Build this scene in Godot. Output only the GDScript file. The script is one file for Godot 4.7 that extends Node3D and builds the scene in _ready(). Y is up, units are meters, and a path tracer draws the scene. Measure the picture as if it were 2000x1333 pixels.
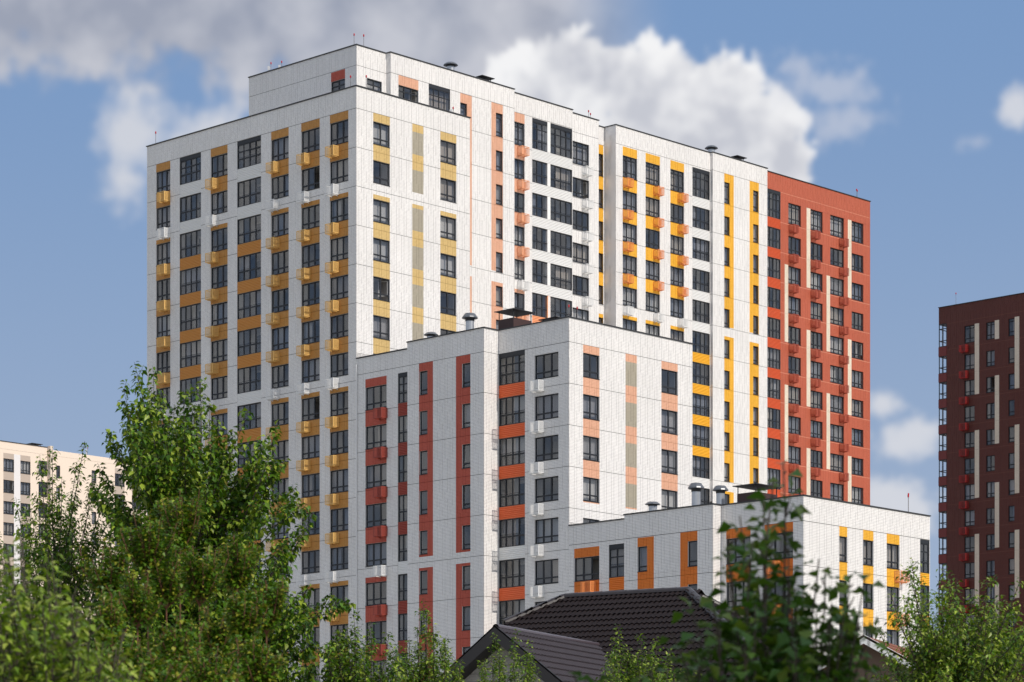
extends Node3D
# A stepped apartment complex seen over garden trees and a tiled house roof.
# Plan axes: u runs along the sunlit faces, v along the shaded faces; heights h are above the camera's eye.
const EYE := 1.7
const F := 5442.14
const HZ := 1734.6
const SU := 0.69195
const CU := 0.72195
const D0 := 207.265
const X0 := -11.593
var rng := RandomNumberGenerator.new()
var mats := {}
var cache := {}
# brick colour, joint colour (linear values)
var tones := {
	"white": [Color(0.83, 0.815, 0.80), Color(0.21, 0.206, 0.203)],
	"ochre": [Color(0.56, 0.27, 0.065), Color(0.26, 0.12, 0.03)],
	"straw": [Color(0.66, 0.47, 0.19), Color(0.42, 0.29, 0.11)],
	"stone": [Color(0.40, 0.36, 0.28), Color(0.27, 0.24, 0.19)],
	"red": [Color(0.50, 0.092, 0.055), Color(0.24, 0.04, 0.026)],
	"peach": [Color(0.74, 0.41, 0.27), Color(0.52, 0.27, 0.17)],
	"orange": [Color(0.74, 0.19, 0.018), Color(0.40, 0.10, 0.01)],
	"yellow": [Color(0.83, 0.44, 0.035), Color(0.5, 0.25, 0.02)],
	"brick": [Color(0.48, 0.112, 0.058), Color(0.85, 0.44, 0.30)],
	"cream": [Color(0.78, 0.70, 0.57), Color(0.6, 0.53, 0.42)],
	"maroon": [Color(0.105, 0.024, 0.016), Color(0.24, 0.095, 0.07)],
	"sand": [Color(0.80, 0.68, 0.57), Color(0.80, 0.68, 0.57)],
	"pale": [Color(0.74, 0.72, 0.72), Color(0.74, 0.72, 0.72)],
	"taupe": [Color(0.50, 0.42, 0.35), Color(0.48, 0.40, 0.34)],
}
var tints := {
	"white": Color(0.8, 0.8, 0.79), "ochre": Color(0.80, 0.50, 0.16), "rust": Color(0.62, 0.28, 0.06), "orange": Color(0.85, 0.30, 0.09), "peach": Color(0.85, 0.38, 0.19),
	"red": Color(0.33, 0.055, 0.035), "yellow": Color(0.84, 0.45, 0.03), "scarlet": Color(0.66, 0.115, 0.036), "amber": Color(0.76, 0.20, 0.02), "flame": Color(0.80, 0.16, 0.05), "maroon": Color(0.16, 0.016, 0.012), "crimson": Color(0.30, 0.014, 0.012), "brickred": Color(0.40, 0.07, 0.035),
}


class MB:
	var v := PackedVector3Array()
	var n := PackedVector3Array()
	var c := PackedColorArray()
	var i := PackedInt32Array()

	func quad(a: Vector3, b: Vector3, d: Vector3, e: Vector3, col := Color.WHITE) -> void:
		var nn := (b - a).cross(e - a).normalized()
		var k := v.size()
		v.append_array([a, b, d, e])
		n.append_array([nn, nn, nn, nn])
		c.append_array([col, col, col, col])
		i.append_array([k, k + 2, k + 1, k, k + 3, k + 2])

	func box(p: Vector3, q: Vector3, col := Color.WHITE) -> void:
		var x0 := p.x; var y0 := p.y; var z0 := p.z
		var x1 := q.x; var y1 := q.y; var z1 := q.z
		quad(Vector3(x0, y0, z1), Vector3(x1, y0, z1), Vector3(x1, y1, z1), Vector3(x0, y1, z1), col)
		quad(Vector3(x1, y0, z0), Vector3(x0, y0, z0), Vector3(x0, y1, z0), Vector3(x1, y1, z0), col)
		quad(Vector3(x0, y0, z0), Vector3(x0, y0, z1), Vector3(x0, y1, z1), Vector3(x0, y1, z0), col)
		quad(Vector3(x1, y0, z1), Vector3(x1, y0, z0), Vector3(x1, y1, z0), Vector3(x1, y1, z1), col)
		quad(Vector3(x0, y1, z1), Vector3(x1, y1, z1), Vector3(x1, y1, z0), Vector3(x0, y1, z0), col)
		quad(Vector3(x0, y0, z0), Vector3(x1, y0, z0), Vector3(x1, y0, z1), Vector3(x0, y0, z1), col)

	# a brick: all faces but the one against the wall
	func brick(x0: float, x1: float, y0: float, y1: float, zb: float, zf: float, col: Color) -> void:
		quad(Vector3(x0, y0, zf), Vector3(x1, y0, zf), Vector3(x1, y1, zf), Vector3(x0, y1, zf), col)
		quad(Vector3(x0, y0, zb), Vector3(x0, y0, zf), Vector3(x0, y1, zf), Vector3(x0, y1, zb), col)
		quad(Vector3(x1, y0, zf), Vector3(x1, y0, zb), Vector3(x1, y1, zb), Vector3(x1, y1, zf), col)
		quad(Vector3(x0, y1, zf), Vector3(x1, y1, zf), Vector3(x1, y1, zb), Vector3(x0, y1, zb), col)
		quad(Vector3(x0, y0, zb), Vector3(x1, y0, zb), Vector3(x1, y0, zf), Vector3(x0, y0, zf), col)

	# a tapered tube through points, smooth
	func tube(p: PackedVector3Array, r: PackedFloat32Array, sides := 6, col := Color.WHITE) -> void:
		var k := v.size()
		for j in p.size():
			var along := (p[mini(j + 1, p.size() - 1)] - p[maxi(j - 1, 0)]).normalized()
			var side := along.cross(Vector3(0.31, 0.2, 0.93)).normalized()
			var up := side.cross(along).normalized()
			for s in sides:
				var dir := side * cos(TAU * s / sides) + up * sin(TAU * s / sides)
				v.append(p[j] + dir * r[j]); n.append(dir); c.append(col)
		for j in p.size() - 1:
			for s in sides:
				var a := k + j * sides + s
				var b := k + j * sides + (s + 1) % sides
				i.append_array([a, b, a + sides, b, b + sides, a + sides])

	func lathe(prof: Array, sides: int, col := Color.WHITE) -> void:
		for j in prof.size() - 1:
			for s in sides:
				var a0 := TAU * s / sides
				var a1 := TAU * (s + 1) / sides
				var p: Vector2 = prof[j]
				var q: Vector2 = prof[j + 1]
				quad(Vector3(cos(a1) * p.x, p.y, sin(a1) * p.x), Vector3(cos(a0) * p.x, p.y, sin(a0) * p.x), Vector3(cos(a0) * q.x, q.y, sin(a0) * q.x), Vector3(cos(a1) * q.x, q.y, sin(a1) * q.x), col)

	func mesh() -> ArrayMesh:
		var arr := []
		arr.resize(Mesh.ARRAY_MAX)
		arr[Mesh.ARRAY_VERTEX] = v
		arr[Mesh.ARRAY_NORMAL] = n
		arr[Mesh.ARRAY_COLOR] = c
		arr[Mesh.ARRAY_INDEX] = i
		var m := ArrayMesh.new()
		m.add_surface_from_arrays(Mesh.PRIMITIVE_TRIANGLES, arr)
		return m


func lin(c: Color) -> Color:
	return c.linear_to_srgb()


func mat(key: String, col: Color, rough := 0.8, metal := 0.0, vertex := false) -> StandardMaterial3D:
	if not mats.has(key):
		var m := StandardMaterial3D.new()
		m.resource_name = key
		m.albedo_color = lin(col)
		m.roughness = rough
		m.metallic = metal
		m.vertex_color_use_as_albedo = vertex
		mats[key] = m
	return mats[key]


func grain(m: StandardMaterial3D, freq: float, lo: float, hi: float, scale := 1.0, bump := 0.0) -> void:
	var fn := FastNoiseLite.new()
	fn.seed = 11
	fn.frequency = freq
	fn.fractal_octaves = 5
	var t := NoiseTexture2D.new()
	t.noise = fn
	t.width = 512
	t.height = 512
	t.seamless = true
	var g := Gradient.new()
	g.set_color(0, Color(lo, lo, lo))
	g.set_color(1, Color(hi, hi, hi))
	t.color_ramp = g
	m.albedo_texture = t
	m.uv1_triplanar = true
	m.uv1_world_triplanar = true
	m.uv1_scale = Vector3.ONE * scale
	if bump > 0.0:
		m.heightmap_enabled = true
		m.heightmap_texture = t
		m.heightmap_scale = bump


func obj(called: String, mesh: Mesh, material: Material, parent: Node, at := Transform3D()) -> MeshInstance3D:
	var o := MeshInstance3D.new()
	o.name = called
	o.mesh = mesh
	o.material_override = material
	o.transform = at
	parent.add_child(o, true)
	return o


func thing(called: String, at: Vector3, label: String, category: String, group := "") -> Node3D:
	var o := Node3D.new()
	o.name = called
	o.position = at
	tag(o, label, category, group)
	add_child(o, true)
	return o


func tag(o: Node, label: String, category: String, group := "") -> void:
	o.set_meta("label", label)
	o.set_meta("category", category)
	if group:
		o.set_meta("group", group)


func structure(o: Node, label: String, category: String) -> void:
	tag(o, label, category)
	o.set_meta("kind", "structure")


func plan(u: float, v: float, h := -EYE) -> Vector3:
	return Vector3(X0 + u * SU - v * CU, h + EYE, -(D0 + u * CU + v * SU))


func spot(x: float, y: float, d: float) -> Vector3:
	return Vector3((x - 1000.0) / F * d, EYE + (HZ - y) / F * d, -d)


# ------------------------------------------------------------------ facades
# A face looking down -u (kind "L", s = -v) or down -v (kind "R", s = u).
func face(bld: Node3D, kind: String, at: float, storey: float, anchor: float, tone := "white") -> Dictionary:
	var b: Basis
	var o: Vector3
	if kind == "L":
		b = Basis(Vector3(CU, 0, SU), Vector3.UP, Vector3(-SU, 0, CU))
		o = plan(at, 0.0)
	else:
		b = Basis(Vector3(SU, 0, -CU), Vector3.UP, Vector3(CU, 0, SU))
		o = plan(0.0, at)
	return {"bld": bld, "b": b, "o": o - bld.position, "holes": [], "paints": [], "storey": storey, "anchor": anchor, "tone": tone}


func put(f: Dictionary, s: float, h: float, z := 0.0) -> Transform3D:
	return Transform3D(f.b, f.o + f.b * Vector3(s, h + EYE, z))


func wall(f: Dictionary, s0: float, s1: float, h0: float, h1: float, bricks_from: float, called := "wall") -> void:
	var holes: Array = f.holes
	var paints: Array = f.paints
	# backing with openings
	var ys := [h0, h1]
	for r in holes + paints:
		for y in [r[2], r[3]]:
			if y > h0 + 0.001 and y < h1 - 0.001:
				ys.append(y)
	ys.sort()
	var back := MB.new()
	for j in ys.size() - 1:
		if ys[j + 1] - ys[j] < 0.002:
			continue
		var ym: float = (ys[j] + ys[j + 1]) / 2
		for seg in spans(f, s0, s1, ym):
			var col: Color = tones[seg[2]][1]
			back.quad(Vector3(seg[0], ys[j], -0.022), Vector3(seg[1], ys[j], -0.022), Vector3(seg[1], ys[j + 1], -0.022), Vector3(seg[0], ys[j + 1], -0.022), col)
	obj(called, back.mesh(), mat("joint", Color.WHITE, 0.95, 0, true), f.bld, put(f, 0, 0))
	# bricks
	var m := MB.new()
	var patch := FastNoiseLite.new()
	patch.seed = int(absf(s0 * 37.0)) + 3
	patch.frequency = 0.22
	patch.fractal_octaves = 4
	var ch: float = f.storey / 29.0
	var first := int(ceil((h1 - f.anchor) / ch))
	var row := first
	var shift := 0.0
	var left := 0
	while true:
		var yb: float = f.anchor + row * ch
		var ya := yb - ch
		row -= 1
		if yb <= maxf(h0, bricks_from):
			break
		if ya >= h1:
			continue
		yb = minf(yb, h1)
		var low_gap := 0.024 if (row % 29) == 0 else 0.0075
		var top_gap := 0.024 if ((row + 1) % 29) == 0 else 0.0075
		left -= 1
		if left <= 0:
			left = rng.randi_range(4, 11)
			shift = [0.0, 0.26, 0.52][rng.randi_range(0, 2)]
		var cuts := [ya, yb]
		for r in holes + paints:
			for y in [r[2], r[3]]:
				if y > ya + 0.02 and y < yb - 0.02:
					cuts.append(y)
		cuts.sort()
		for j in cuts.size() - 1:
			var y0: float = cuts[j] + (low_gap if j == 0 else 0.0)
			var y1: float = cuts[j + 1] - (top_gap if j == cuts.size() - 2 else 0.0)
			if y1 - y0 < 0.012:
				continue
			for seg in spans(f, s0, s1, (cuts[j] + cuts[j + 1]) / 2):
				var base: Color = tones[seg[2]][0]
				var a: float = seg[0]
				while a < seg[1] - 0.005:
					var t := fposmod(a + shift + 0.0005, 0.78)
					var nxt: float = a + ((0.52 - t) if t < 0.52 else (0.78 - t)) + 0.0005
					if nxt - a < 0.03:
						nxt += 0.26
					if seg[1] - nxt < 0.04:
						nxt = seg[1]
					var e := minf(nxt, seg[1])
					var k := 1.0 + rng.randf_range(-0.028, 0.028) + patch.get_noise_2d(a, ya * 0.6) * 0.07
					m.brick(a + (0.009 if a > seg[0] else 0.0), e - (0.009 if e < seg[1] else 0.0), y0, y1, -0.022, 0.0, Color(base.r * k, base.g * k, base.b * k))
					a = e
	if m.v.is_empty():
		return
	brick_count += m.v.size() / 20
	var o := obj("brick_cladding", m.mesh(), mat("brick_face", Color.WHITE, 0.62, 0, true), f.bld, put(f, 0, 0))
	o.set_meta("kind", "stuff")


func spans(f: Dictionary, s0: float, s1: float, y: float) -> Array:
	var xs := [s0, s1]
	var hs := []
	var ps := []
	for r in f.holes:
		if r[2] < y and r[3] > y:
			hs.append(r)
			xs.append_array([r[0], r[1]])
	for r in f.paints:
		if r[2] < y and r[3] > y:
			ps.append(r)
			xs.append_array([r[0], r[1]])
	xs.sort()
	var out := []
	for j in xs.size() - 1:
		var a: float = maxf(xs[j], s0)
		var b: float = minf(xs[j + 1], s1)
		if b - a < 0.004:
			continue
		var x := (a + b) / 2
		var tone: String = f.tone
		var open := false
		for r in hs:
			if r[0] < x and r[1] > x:
				open = true
		if open:
			continue
		for r in ps:
			if r[0] < x and r[1] > x:
				tone = r[4]
		if out.size() and absf(out[-1][1] - a) < 0.001 and out[-1][2] == tone:
			out[-1][1] = b
		else:
			out.append([a, b, tone])
	return out


func once(key: String, make: Callable) -> Mesh:
	if not cache.has(key):
		cache[key] = make.call()
	return cache[key]


# A recessed window: frame > reveal, room, panes, curtain.
func window(f: Dictionary, s0: float, s1: float, hb: float, ht: float, n: int, low := 0.27, high := 0.0, reveal := "white") -> void:
	f.holes.append([s0, s1, hb, ht])
	var w := s1 - s0
	var h := ht - hb
	var key := "%.2f_%.2f_%d_%.2f_%.2f" % [w, h, n, low, high]
	var fr := once("frame" + key, func():
		var m := MB.new()
		var z0 := -0.17
		var z1 := -0.09
		m.box(Vector3(0, 0, z0), Vector3(w, 0.075, z1))
		m.box(Vector3(0, h - 0.075, z0), Vector3(w, h, z1))
		m.box(Vector3(0, 0.075, z0), Vector3(0.075, h - 0.075, z1))
		m.box(Vector3(w - 0.075, 0.075, z0), Vector3(w, h - 0.075, z1))
		for j in range(1, n):
			var x := w * j / n
			m.box(Vector3(x - 0.055, 0.075, z0 + 0.002), Vector3(x + 0.055, h - 0.075, z1 - 0.002))
		m.box(Vector3(0.075, h * low - 0.05, z0 + 0.004), Vector3(w - 0.075, h * low + 0.05, z1 - 0.004))
		if high > 0.0:
			m.box(Vector3(0.075, h * high - 0.045, z0 + 0.004), Vector3(w - 0.075, h * high + 0.045, z1 - 0.004))
		m.box(Vector3(-0.015, -0.03, -0.14), Vector3(w + 0.015, 0.0, 0.035))
		return m.mesh())
	var o := obj("window", fr, mat("frame", Color(0.011, 0.014, 0.020), 0.55), f.bld, put(f, s0, hb))
	var rv := once("reveal" + key, func():
		var m := MB.new()
		m.quad(Vector3(0, 0, 0), Vector3(0, 0, -0.3), Vector3(0, h, -0.3), Vector3(0, h, 0))
		m.quad(Vector3(w, 0, -0.3), Vector3(w, 0, 0), Vector3(w, h, 0), Vector3(w, h, -0.3))
		m.quad(Vector3(0, h, 0), Vector3(0, h, -0.3), Vector3(w, h, -0.3), Vector3(w, h, 0))
		m.quad(Vector3(0, 0, -0.3), Vector3(0, 0, 0), Vector3(w, 0, 0), Vector3(w, 0, -0.3))
		return m.mesh())
	obj("reveal", rv, mat("reveal_" + reveal, tones[reveal][0], 0.6), o)
	var room := once("room" + key, func():
		var m := MB.new()
		var z := -1.9
		m.quad(Vector3(0, 0, z), Vector3(w, 0, z), Vector3(w, h, z), Vector3(0, h, z))
		m.quad(Vector3(0, 0, -0.3), Vector3(0, 0, z), Vector3(0, h, z), Vector3(0, h, -0.3))
		m.quad(Vector3(w, 0, z), Vector3(w, 0, -0.3), Vector3(w, h, -0.3), Vector3(w, h, z))
		m.quad(Vector3(0, h, -0.3), Vector3(0, h, z), Vector3(w, h, z), Vector3(w, h, -0.3))
		m.quad(Vector3(0, 0, z), Vector3(0, 0, -0.3), Vector3(w, 0, -0.3), Vector3(w, 0, z))
		return m.mesh())
	obj("room", room, mat("plaster", Color(0.36, 0.345, 0.33), 0.9), o)
	var ajar := n > 1 and rng.randf() < 0.05
	panes(o, w, h, n, -0.13, ajar)
	if ajar:
		open_sash(o, w / n, h, w * (n - 1) / n)
		return
	var kind := rng.randf()
	var sunny: bool = f.b.z.x > 0.0
	if kind < (0.85 if sunny else 0.5):
		var part := 1.0 if kind < (0.66 if sunny else 0.25) else rng.randf_range(0.3, 0.6)
		drape(o, w, h, part, rng.randf() < 0.5)


func panes(o: Node3D, w: float, h: float, n: int, z: float, skip_last := false) -> void:
	var pane := once("pane%.2f_%.2f_%d" % [w, h, n], func():
		var m := MB.new()
		m.quad(Vector3(0.02, 0.04, 0), Vector3(w / n - 0.02, 0.04, 0), Vector3(w / n - 0.02, h - 0.04, 0), Vector3(0.02, h - 0.04, 0))
		m.quad(Vector3(0.02, 0.04, -0.024), Vector3(w / n - 0.02, 0.04, -0.024), Vector3(w / n - 0.02, h - 0.04, -0.024), Vector3(0.02, h - 0.04, -0.024))
		return m.mesh())
	for j in (n - 1 if skip_last else n):
		# panes never hang in quite one plane
		var turn := Basis(Vector3.UP, rng.randf_range(-0.012, 0.012)) * Basis(Vector3.RIGHT, rng.randf_range(-0.012, 0.012))
		obj("pane", pane, mats["glass"], o, Transform3D(turn, Vector3(w * j / n, 0, z)))


# a leaf of the window swung into the room
func open_sash(o: Node3D, w: float, h: float, x: float) -> void:
	var low := h * 0.27
	var fr := once("sash%.2f_%.2f" % [w, h], func():
		var m := MB.new()
		m.box(Vector3(0, low, -0.03), Vector3(0.07, h - 0.08, 0.03))
		m.box(Vector3(w - 0.12, low, -0.03), Vector3(w - 0.05, h - 0.08, 0.03))
		m.box(Vector3(0.07, low, -0.03), Vector3(w - 0.12, low + 0.07, 0.03))
		m.box(Vector3(0.07, h - 0.15, -0.03), Vector3(w - 0.12, h - 0.08, 0.03))
		return m.mesh())
	obj("open_sash", fr, mat("sash_white", Color(0.7, 0.7, 0.69), 0.5), o, Transform3D(Basis(Vector3.UP, PI * 0.62), Vector3(x + w - 0.04, 0, -0.16)))


func drape(o: Node3D, w: float, h: float, part: float, from_left: bool) -> void:
	var q := roundf(part * 5.0) / 5.0
	var cloth := once("drape%.2f_%.2f_%.1f_%s" % [w, h, q, from_left], func():
		var m := MB.new()
		var steps := int(maxf(4.0, w * q / 0.07))
		var a := 0.0 if from_left else w * (1.0 - q)
		for j in steps:
			var x0: float = a + w * q * j / steps
			var x1: float = a + w * q * (j + 1) / steps
			var z0 := -0.42 + 0.03 * (j % 2)
			var z1 := -0.42 + 0.03 * ((j + 1) % 2)
			m.quad(Vector3(x0, 0.01, z0), Vector3(x1, 0.01, z1), Vector3(x1, h - 0.02, z1), Vector3(x0, h - 0.02, z0))
		return m.mesh())
	var pick: Array = [["drape_white", Color(0.55, 0.55, 0.55)], ["drape_grey", Color(0.32, 0.32, 0.34)], ["drape_beige", Color(0.42, 0.38, 0.34)], ["drape_blue", Color(0.26, 0.28, 0.33)]][rng.randi_range(0, 3)]
	var cm := mat(pick[0], pick[1], 0.9)
	obj("curtain", cloth, cm, o)


# A glazed loggia with a baluster rail behind its lower panes.
func loggia(f: Dictionary, s0: float, s1: float, hb: float, ht: float, n: int, header := 0.0, post := "") -> void:
	f.holes.append([s0, s1, hb, ht])
	var w := s1 - s0
	var h := ht - hb
	var key := "%.2f_%.2f_%d_%.2f" % [w, h, n, header]
	var fr := once("loggia" + key, func():
		var m := MB.new()
		var z0 := -0.13
		var z1 := -0.05
		var top := h - header
		m.box(Vector3(0, 0, z0), Vector3(w, 0.05, z1))
		m.box(Vector3(0, top - 0.07, z0), Vector3(w, top, z1))
		if header > 0.0:
			m.box(Vector3(0, top, -0.2), Vector3(w, h, -0.03))
			m.box(Vector3(0.06, top - 0.62, z0), Vector3(w - 0.06, top - 0.54, z1 - 0.003))
		m.box(Vector3(0, 0.05, z0), Vector3(0.07, top - 0.07, z1))
		m.box(Vector3(w - 0.07, 0.05, z0), Vector3(w, top - 0.07, z1))
		for j in range(1, n):
			m.box(Vector3(w * j / n - 0.04, 0.05, z0 + 0.003), Vector3(w * j / n + 0.04, top - 0.07, z1 - 0.003))
		m.box(Vector3(0.07, 0.68, z0 + 0.005), Vector3(w - 0.07, 0.78, z1 - 0.005))
		return m.mesh())
	var o := obj("balcony", fr, mat("frame", Color(0.011, 0.014, 0.020), 0.55), f.bld, put(f, s0, hb))
	var rail := once("rail" + key, func():
		var m := MB.new()
		var cnt := int(w / 0.115)
		for j in cnt:
			var x := w * (j + 0.5) / cnt
			m.box(Vector3(x - 0.012, 0.02, -0.24), Vector3(x + 0.012, 0.9, -0.216))
		m.box(Vector3(0, 0.9, -0.25), Vector3(w, 0.94, -0.2))
		return m.mesh())
	obj("railing", rail, mat("frame", Color(0.011, 0.014, 0.020), 0.55), o)
	var room := once("loggiaroom" + key, func():
		var m := MB.new()
		var z := -1.35
		var pale := Color(0.5, 0.49, 0.47)
		m.quad(Vector3(0, 0, z), Vector3(w, 0, z), Vector3(w, h, z), Vector3(0, h, z), pale)
		m.quad(Vector3(0, 0, 0), Vector3(0, 0, z), Vector3(0, h, z), Vector3(0, h, 0), pale)
		m.quad(Vector3(w, 0, z), Vector3(w, 0, 0), Vector3(w, h, 0), Vector3(w, h, z), pale)
		m.quad(Vector3(0, h, 0), Vector3(0, h, z), Vector3(w, h, z), Vector3(w, h, 0), pale)
		m.quad(Vector3(0, 0, z), Vector3(0, 0, 0), Vector3(w, 0, 0), Vector3(w, 0, z), pale)
		return m.mesh())
	obj("recess", room, mat("recess", Color.WHITE, 0.9, 0, true), o)
	var door := once("door" + key, func():
		var m := MB.new()
		m.box(Vector3(w * 0.3, 0.02, -1.345), Vector3(w * 0.3 + minf(1.3, w * 0.6), h - 0.25, -1.31))
		return m.mesh())
	obj("balcony_door", door, mat("door", Color(0.05, 0.055, 0.065), 0.2), o)
	panes(o, w, h - header, n, -0.09)
	if rng.randf() < 0.45:
		drape(o, w, h - header, [0.4, 0.6, 1.0][rng.randi_range(0, 2)], rng.randf() < 0.5)
	if post:
		obj("corner_post", once("post%.2f" % h, func():
			var m := MB.new()
			m.box(Vector3(-0.19, 0, -0.3), Vector3(0.19, h, 0.0))
			return m.mesh()), mat("paint_" + post, tints[post], 0.5), o, Transform3D(Basis(), Vector3(-0.19, 0, -0.002)))


func spandrel(f: Dictionary, s0: float, s1: float, h0: float, h1: float, tint: String) -> void:
	f.holes.append([s0, s1, h0, h1])
	var w := s1 - s0
	var h := h1 - h0
	var ribs := once("ribs%.2f_%.2f" % [w, h], func():
		var m := MB.new()
		var cnt := int(roundf(h / 0.125))
		var e := h / cnt
		for j in cnt:
			var y := j * e
			m.quad(Vector3(0, y, -0.05), Vector3(w, y, -0.05), Vector3(w, y + e * 0.3, 0.0), Vector3(0, y + e * 0.3, 0.0))
			m.quad(Vector3(0, y + e * 0.3, 0.0), Vector3(w, y + e * 0.3, 0.0), Vector3(w, y + e * 0.7, 0.0), Vector3(0, y + e * 0.7, 0.0))
			m.quad(Vector3(0, y + e * 0.7, 0.0), Vector3(w, y + e * 0.7, 0.0), Vector3(w, y + e, -0.05), Vector3(0, y + e, -0.05))
		m.quad(Vector3(0, 0, -0.1), Vector3(0, 0, -0.05), Vector3(0, h, -0.05), Vector3(0, h, -0.1))
		m.box(Vector3(0, 0, -0.12), Vector3(w, h, -0.1))
		return m.mesh())
	obj("spandrel_panel", ribs, mat("paint_" + tint, tints[tint], 0.5), f.bld, put(f, s0, h0))


# the slatted cage for an outdoor air-conditioner unit
func basket(f: Dictionary, s: float, top: float, tint: String, w := 0.92) -> void:
	var cage := once("cage%.2f" % w, func():
		var m := MB.new()
		var d := 0.6
		var h := 0.74
		for y in [0.0, h - 0.035]:
			m.box(Vector3(0, y, d - 0.035), Vector3(w, y + 0.035, d))
			m.box(Vector3(0, y, 0), Vector3(0.035, y + 0.035, d - 0.035))
			m.box(Vector3(w - 0.035, y, 0), Vector3(w, y + 0.035, d - 0.035))
		for x in [0.0, w - 0.03]:
			m.box(Vector3(x, 0.035, d - 0.03), Vector3(x + 0.03, h - 0.035, d))
			m.box(Vector3(x, 0.035, 0), Vector3(x + 0.03, h - 0.035, 0.03))
		var cnt := 8
		for j in cnt:
			var x := w * (j + 0.5) / cnt
			m.box(Vector3(x - 0.018, 0.036, d - 0.02), Vector3(x + 0.018, h - 0.036, d - 0.008))
		for j in 6:
			var z := d * (j + 0.5) / 6
			for x in [0.006, w - 0.018]:
				m.box(Vector3(x, 0.036, z - 0.022), Vector3(x + 0.012, h - 0.036, z + 0.022))
		for j in 6:
			var z := d * (j + 0.4) / 6
			m.box(Vector3(0.036, 0.004, z), Vector3(w - 0.036, 0.016, z + 0.03))
		for x in [0.14, w - 0.18]:
			m.box(Vector3(x, -0.1, 0.0), Vector3(x + 0.04, -0.002, 0.04))
			m.box(Vector3(x, -0.06, 0.0), Vector3(x + 0.04, -0.003, d - 0.1))
		return m.mesh())
	obj("air_conditioner_basket", cage, mat("metal_" + tint, tints[tint], 0.45), f.bld, put(f, s, top - 0.74, 0.004))


func coping(f: Dictionary, s0: float, s1: float, h: float) -> void:
	var m := MB.new()
	m.box(Vector3(s0 - 0.05, h, -0.4), Vector3(s1 + 0.05, h + 0.07, 0.07))
	obj("coping", m.mesh(), mat("coping", Color(0.03, 0.032, 0.036), 0.5), f.bld, put(f, 0, 0))


# plain closing walls and roof deck behind the faces: corners as (u, v), given anticlockwise from above
func shell(bld: Node3D, pts: Array, h: float, skip: Array, tone := "white") -> void:
	var m := MB.new()
	for j in pts.size():
		if j in skip:
			continue
		var a: Vector3 = plan(pts[j].x, pts[j].y) - bld.position
		var b: Vector3 = plan(pts[(j + 1) % pts.size()].x, pts[(j + 1) % pts.size()].y) - bld.position
		var up := Vector3(0, h + EYE, 0)
		m.quad(a, b, b + up, a + up, tones[tone][0])
	obj("rear_wall", m.mesh(), mat("joint", Color.WHITE, 0.95, 0, true), bld)
	var poly := PackedVector2Array()
	for p in pts:
		var q: Vector3 = plan(p.x, p.y) - bld.position
		poly.append(Vector2(q.x, q.z))
	var tri := Geometry2D.triangulate_polygon(poly)
	var d := MB.new()
	for j in range(0, tri.size(), 3):
		var k := d.v.size()
		for q in 3:
			d.v.append(Vector3(poly[tri[j + q]].x, h + EYE - 0.75, poly[tri[j + q]].y))
			d.n.append(Vector3.UP)
			d.c.append(Color(0.16, 0.16, 0.165))
			d.i.append(k + q)
	obj("roof_deck", d.mesh(), mat("joint", Color.WHITE, 0.95, 0, true), bld)


func fan(bld: Node3D, u: float, v: float, h: float, r := 0.45, tall := 0.9) -> void:
	var at := Transform3D(Basis(), plan(u, v, h) - bld.position)
	var body := MB.new()
	body.lathe([Vector2(0.0, -0.9), Vector2(r * 1.25, -0.9), Vector2(r * 1.25, -0.6), Vector2(r * 0.8, -0.55), Vector2(r * 0.8, tall * 0.62)], 14)
	var o := obj("roof_fan", body.mesh(), mat("zinc", Color(0.45, 0.47, 0.5), 0.35, 0.7), bld, at)
	var neck := MB.new()
	neck.lathe([Vector2(r * 0.8, tall * 0.62), Vector2(r * 0.86, tall * 0.62), Vector2(r * 0.9, tall * 0.8), Vector2(r * 0.2, tall * 0.86)], 14)
	obj("louvre", neck.mesh(), mat("black_metal", Color(0.02, 0.02, 0.022), 0.5), o)
	var cap := MB.new()
	cap.lathe([Vector2(r * 1.0, tall * 0.76), Vector2(r * 1.5, tall * 0.8), Vector2(r * 1.42, tall * 0.88), Vector2(r * 0.95, tall * 1.08), Vector2(0.0, tall * 1.12)], 12)
	obj("cap", cap.mesh(), mat("cap_metal", Color(0.13, 0.14, 0.155), 0.35, 0.3), o)


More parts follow.
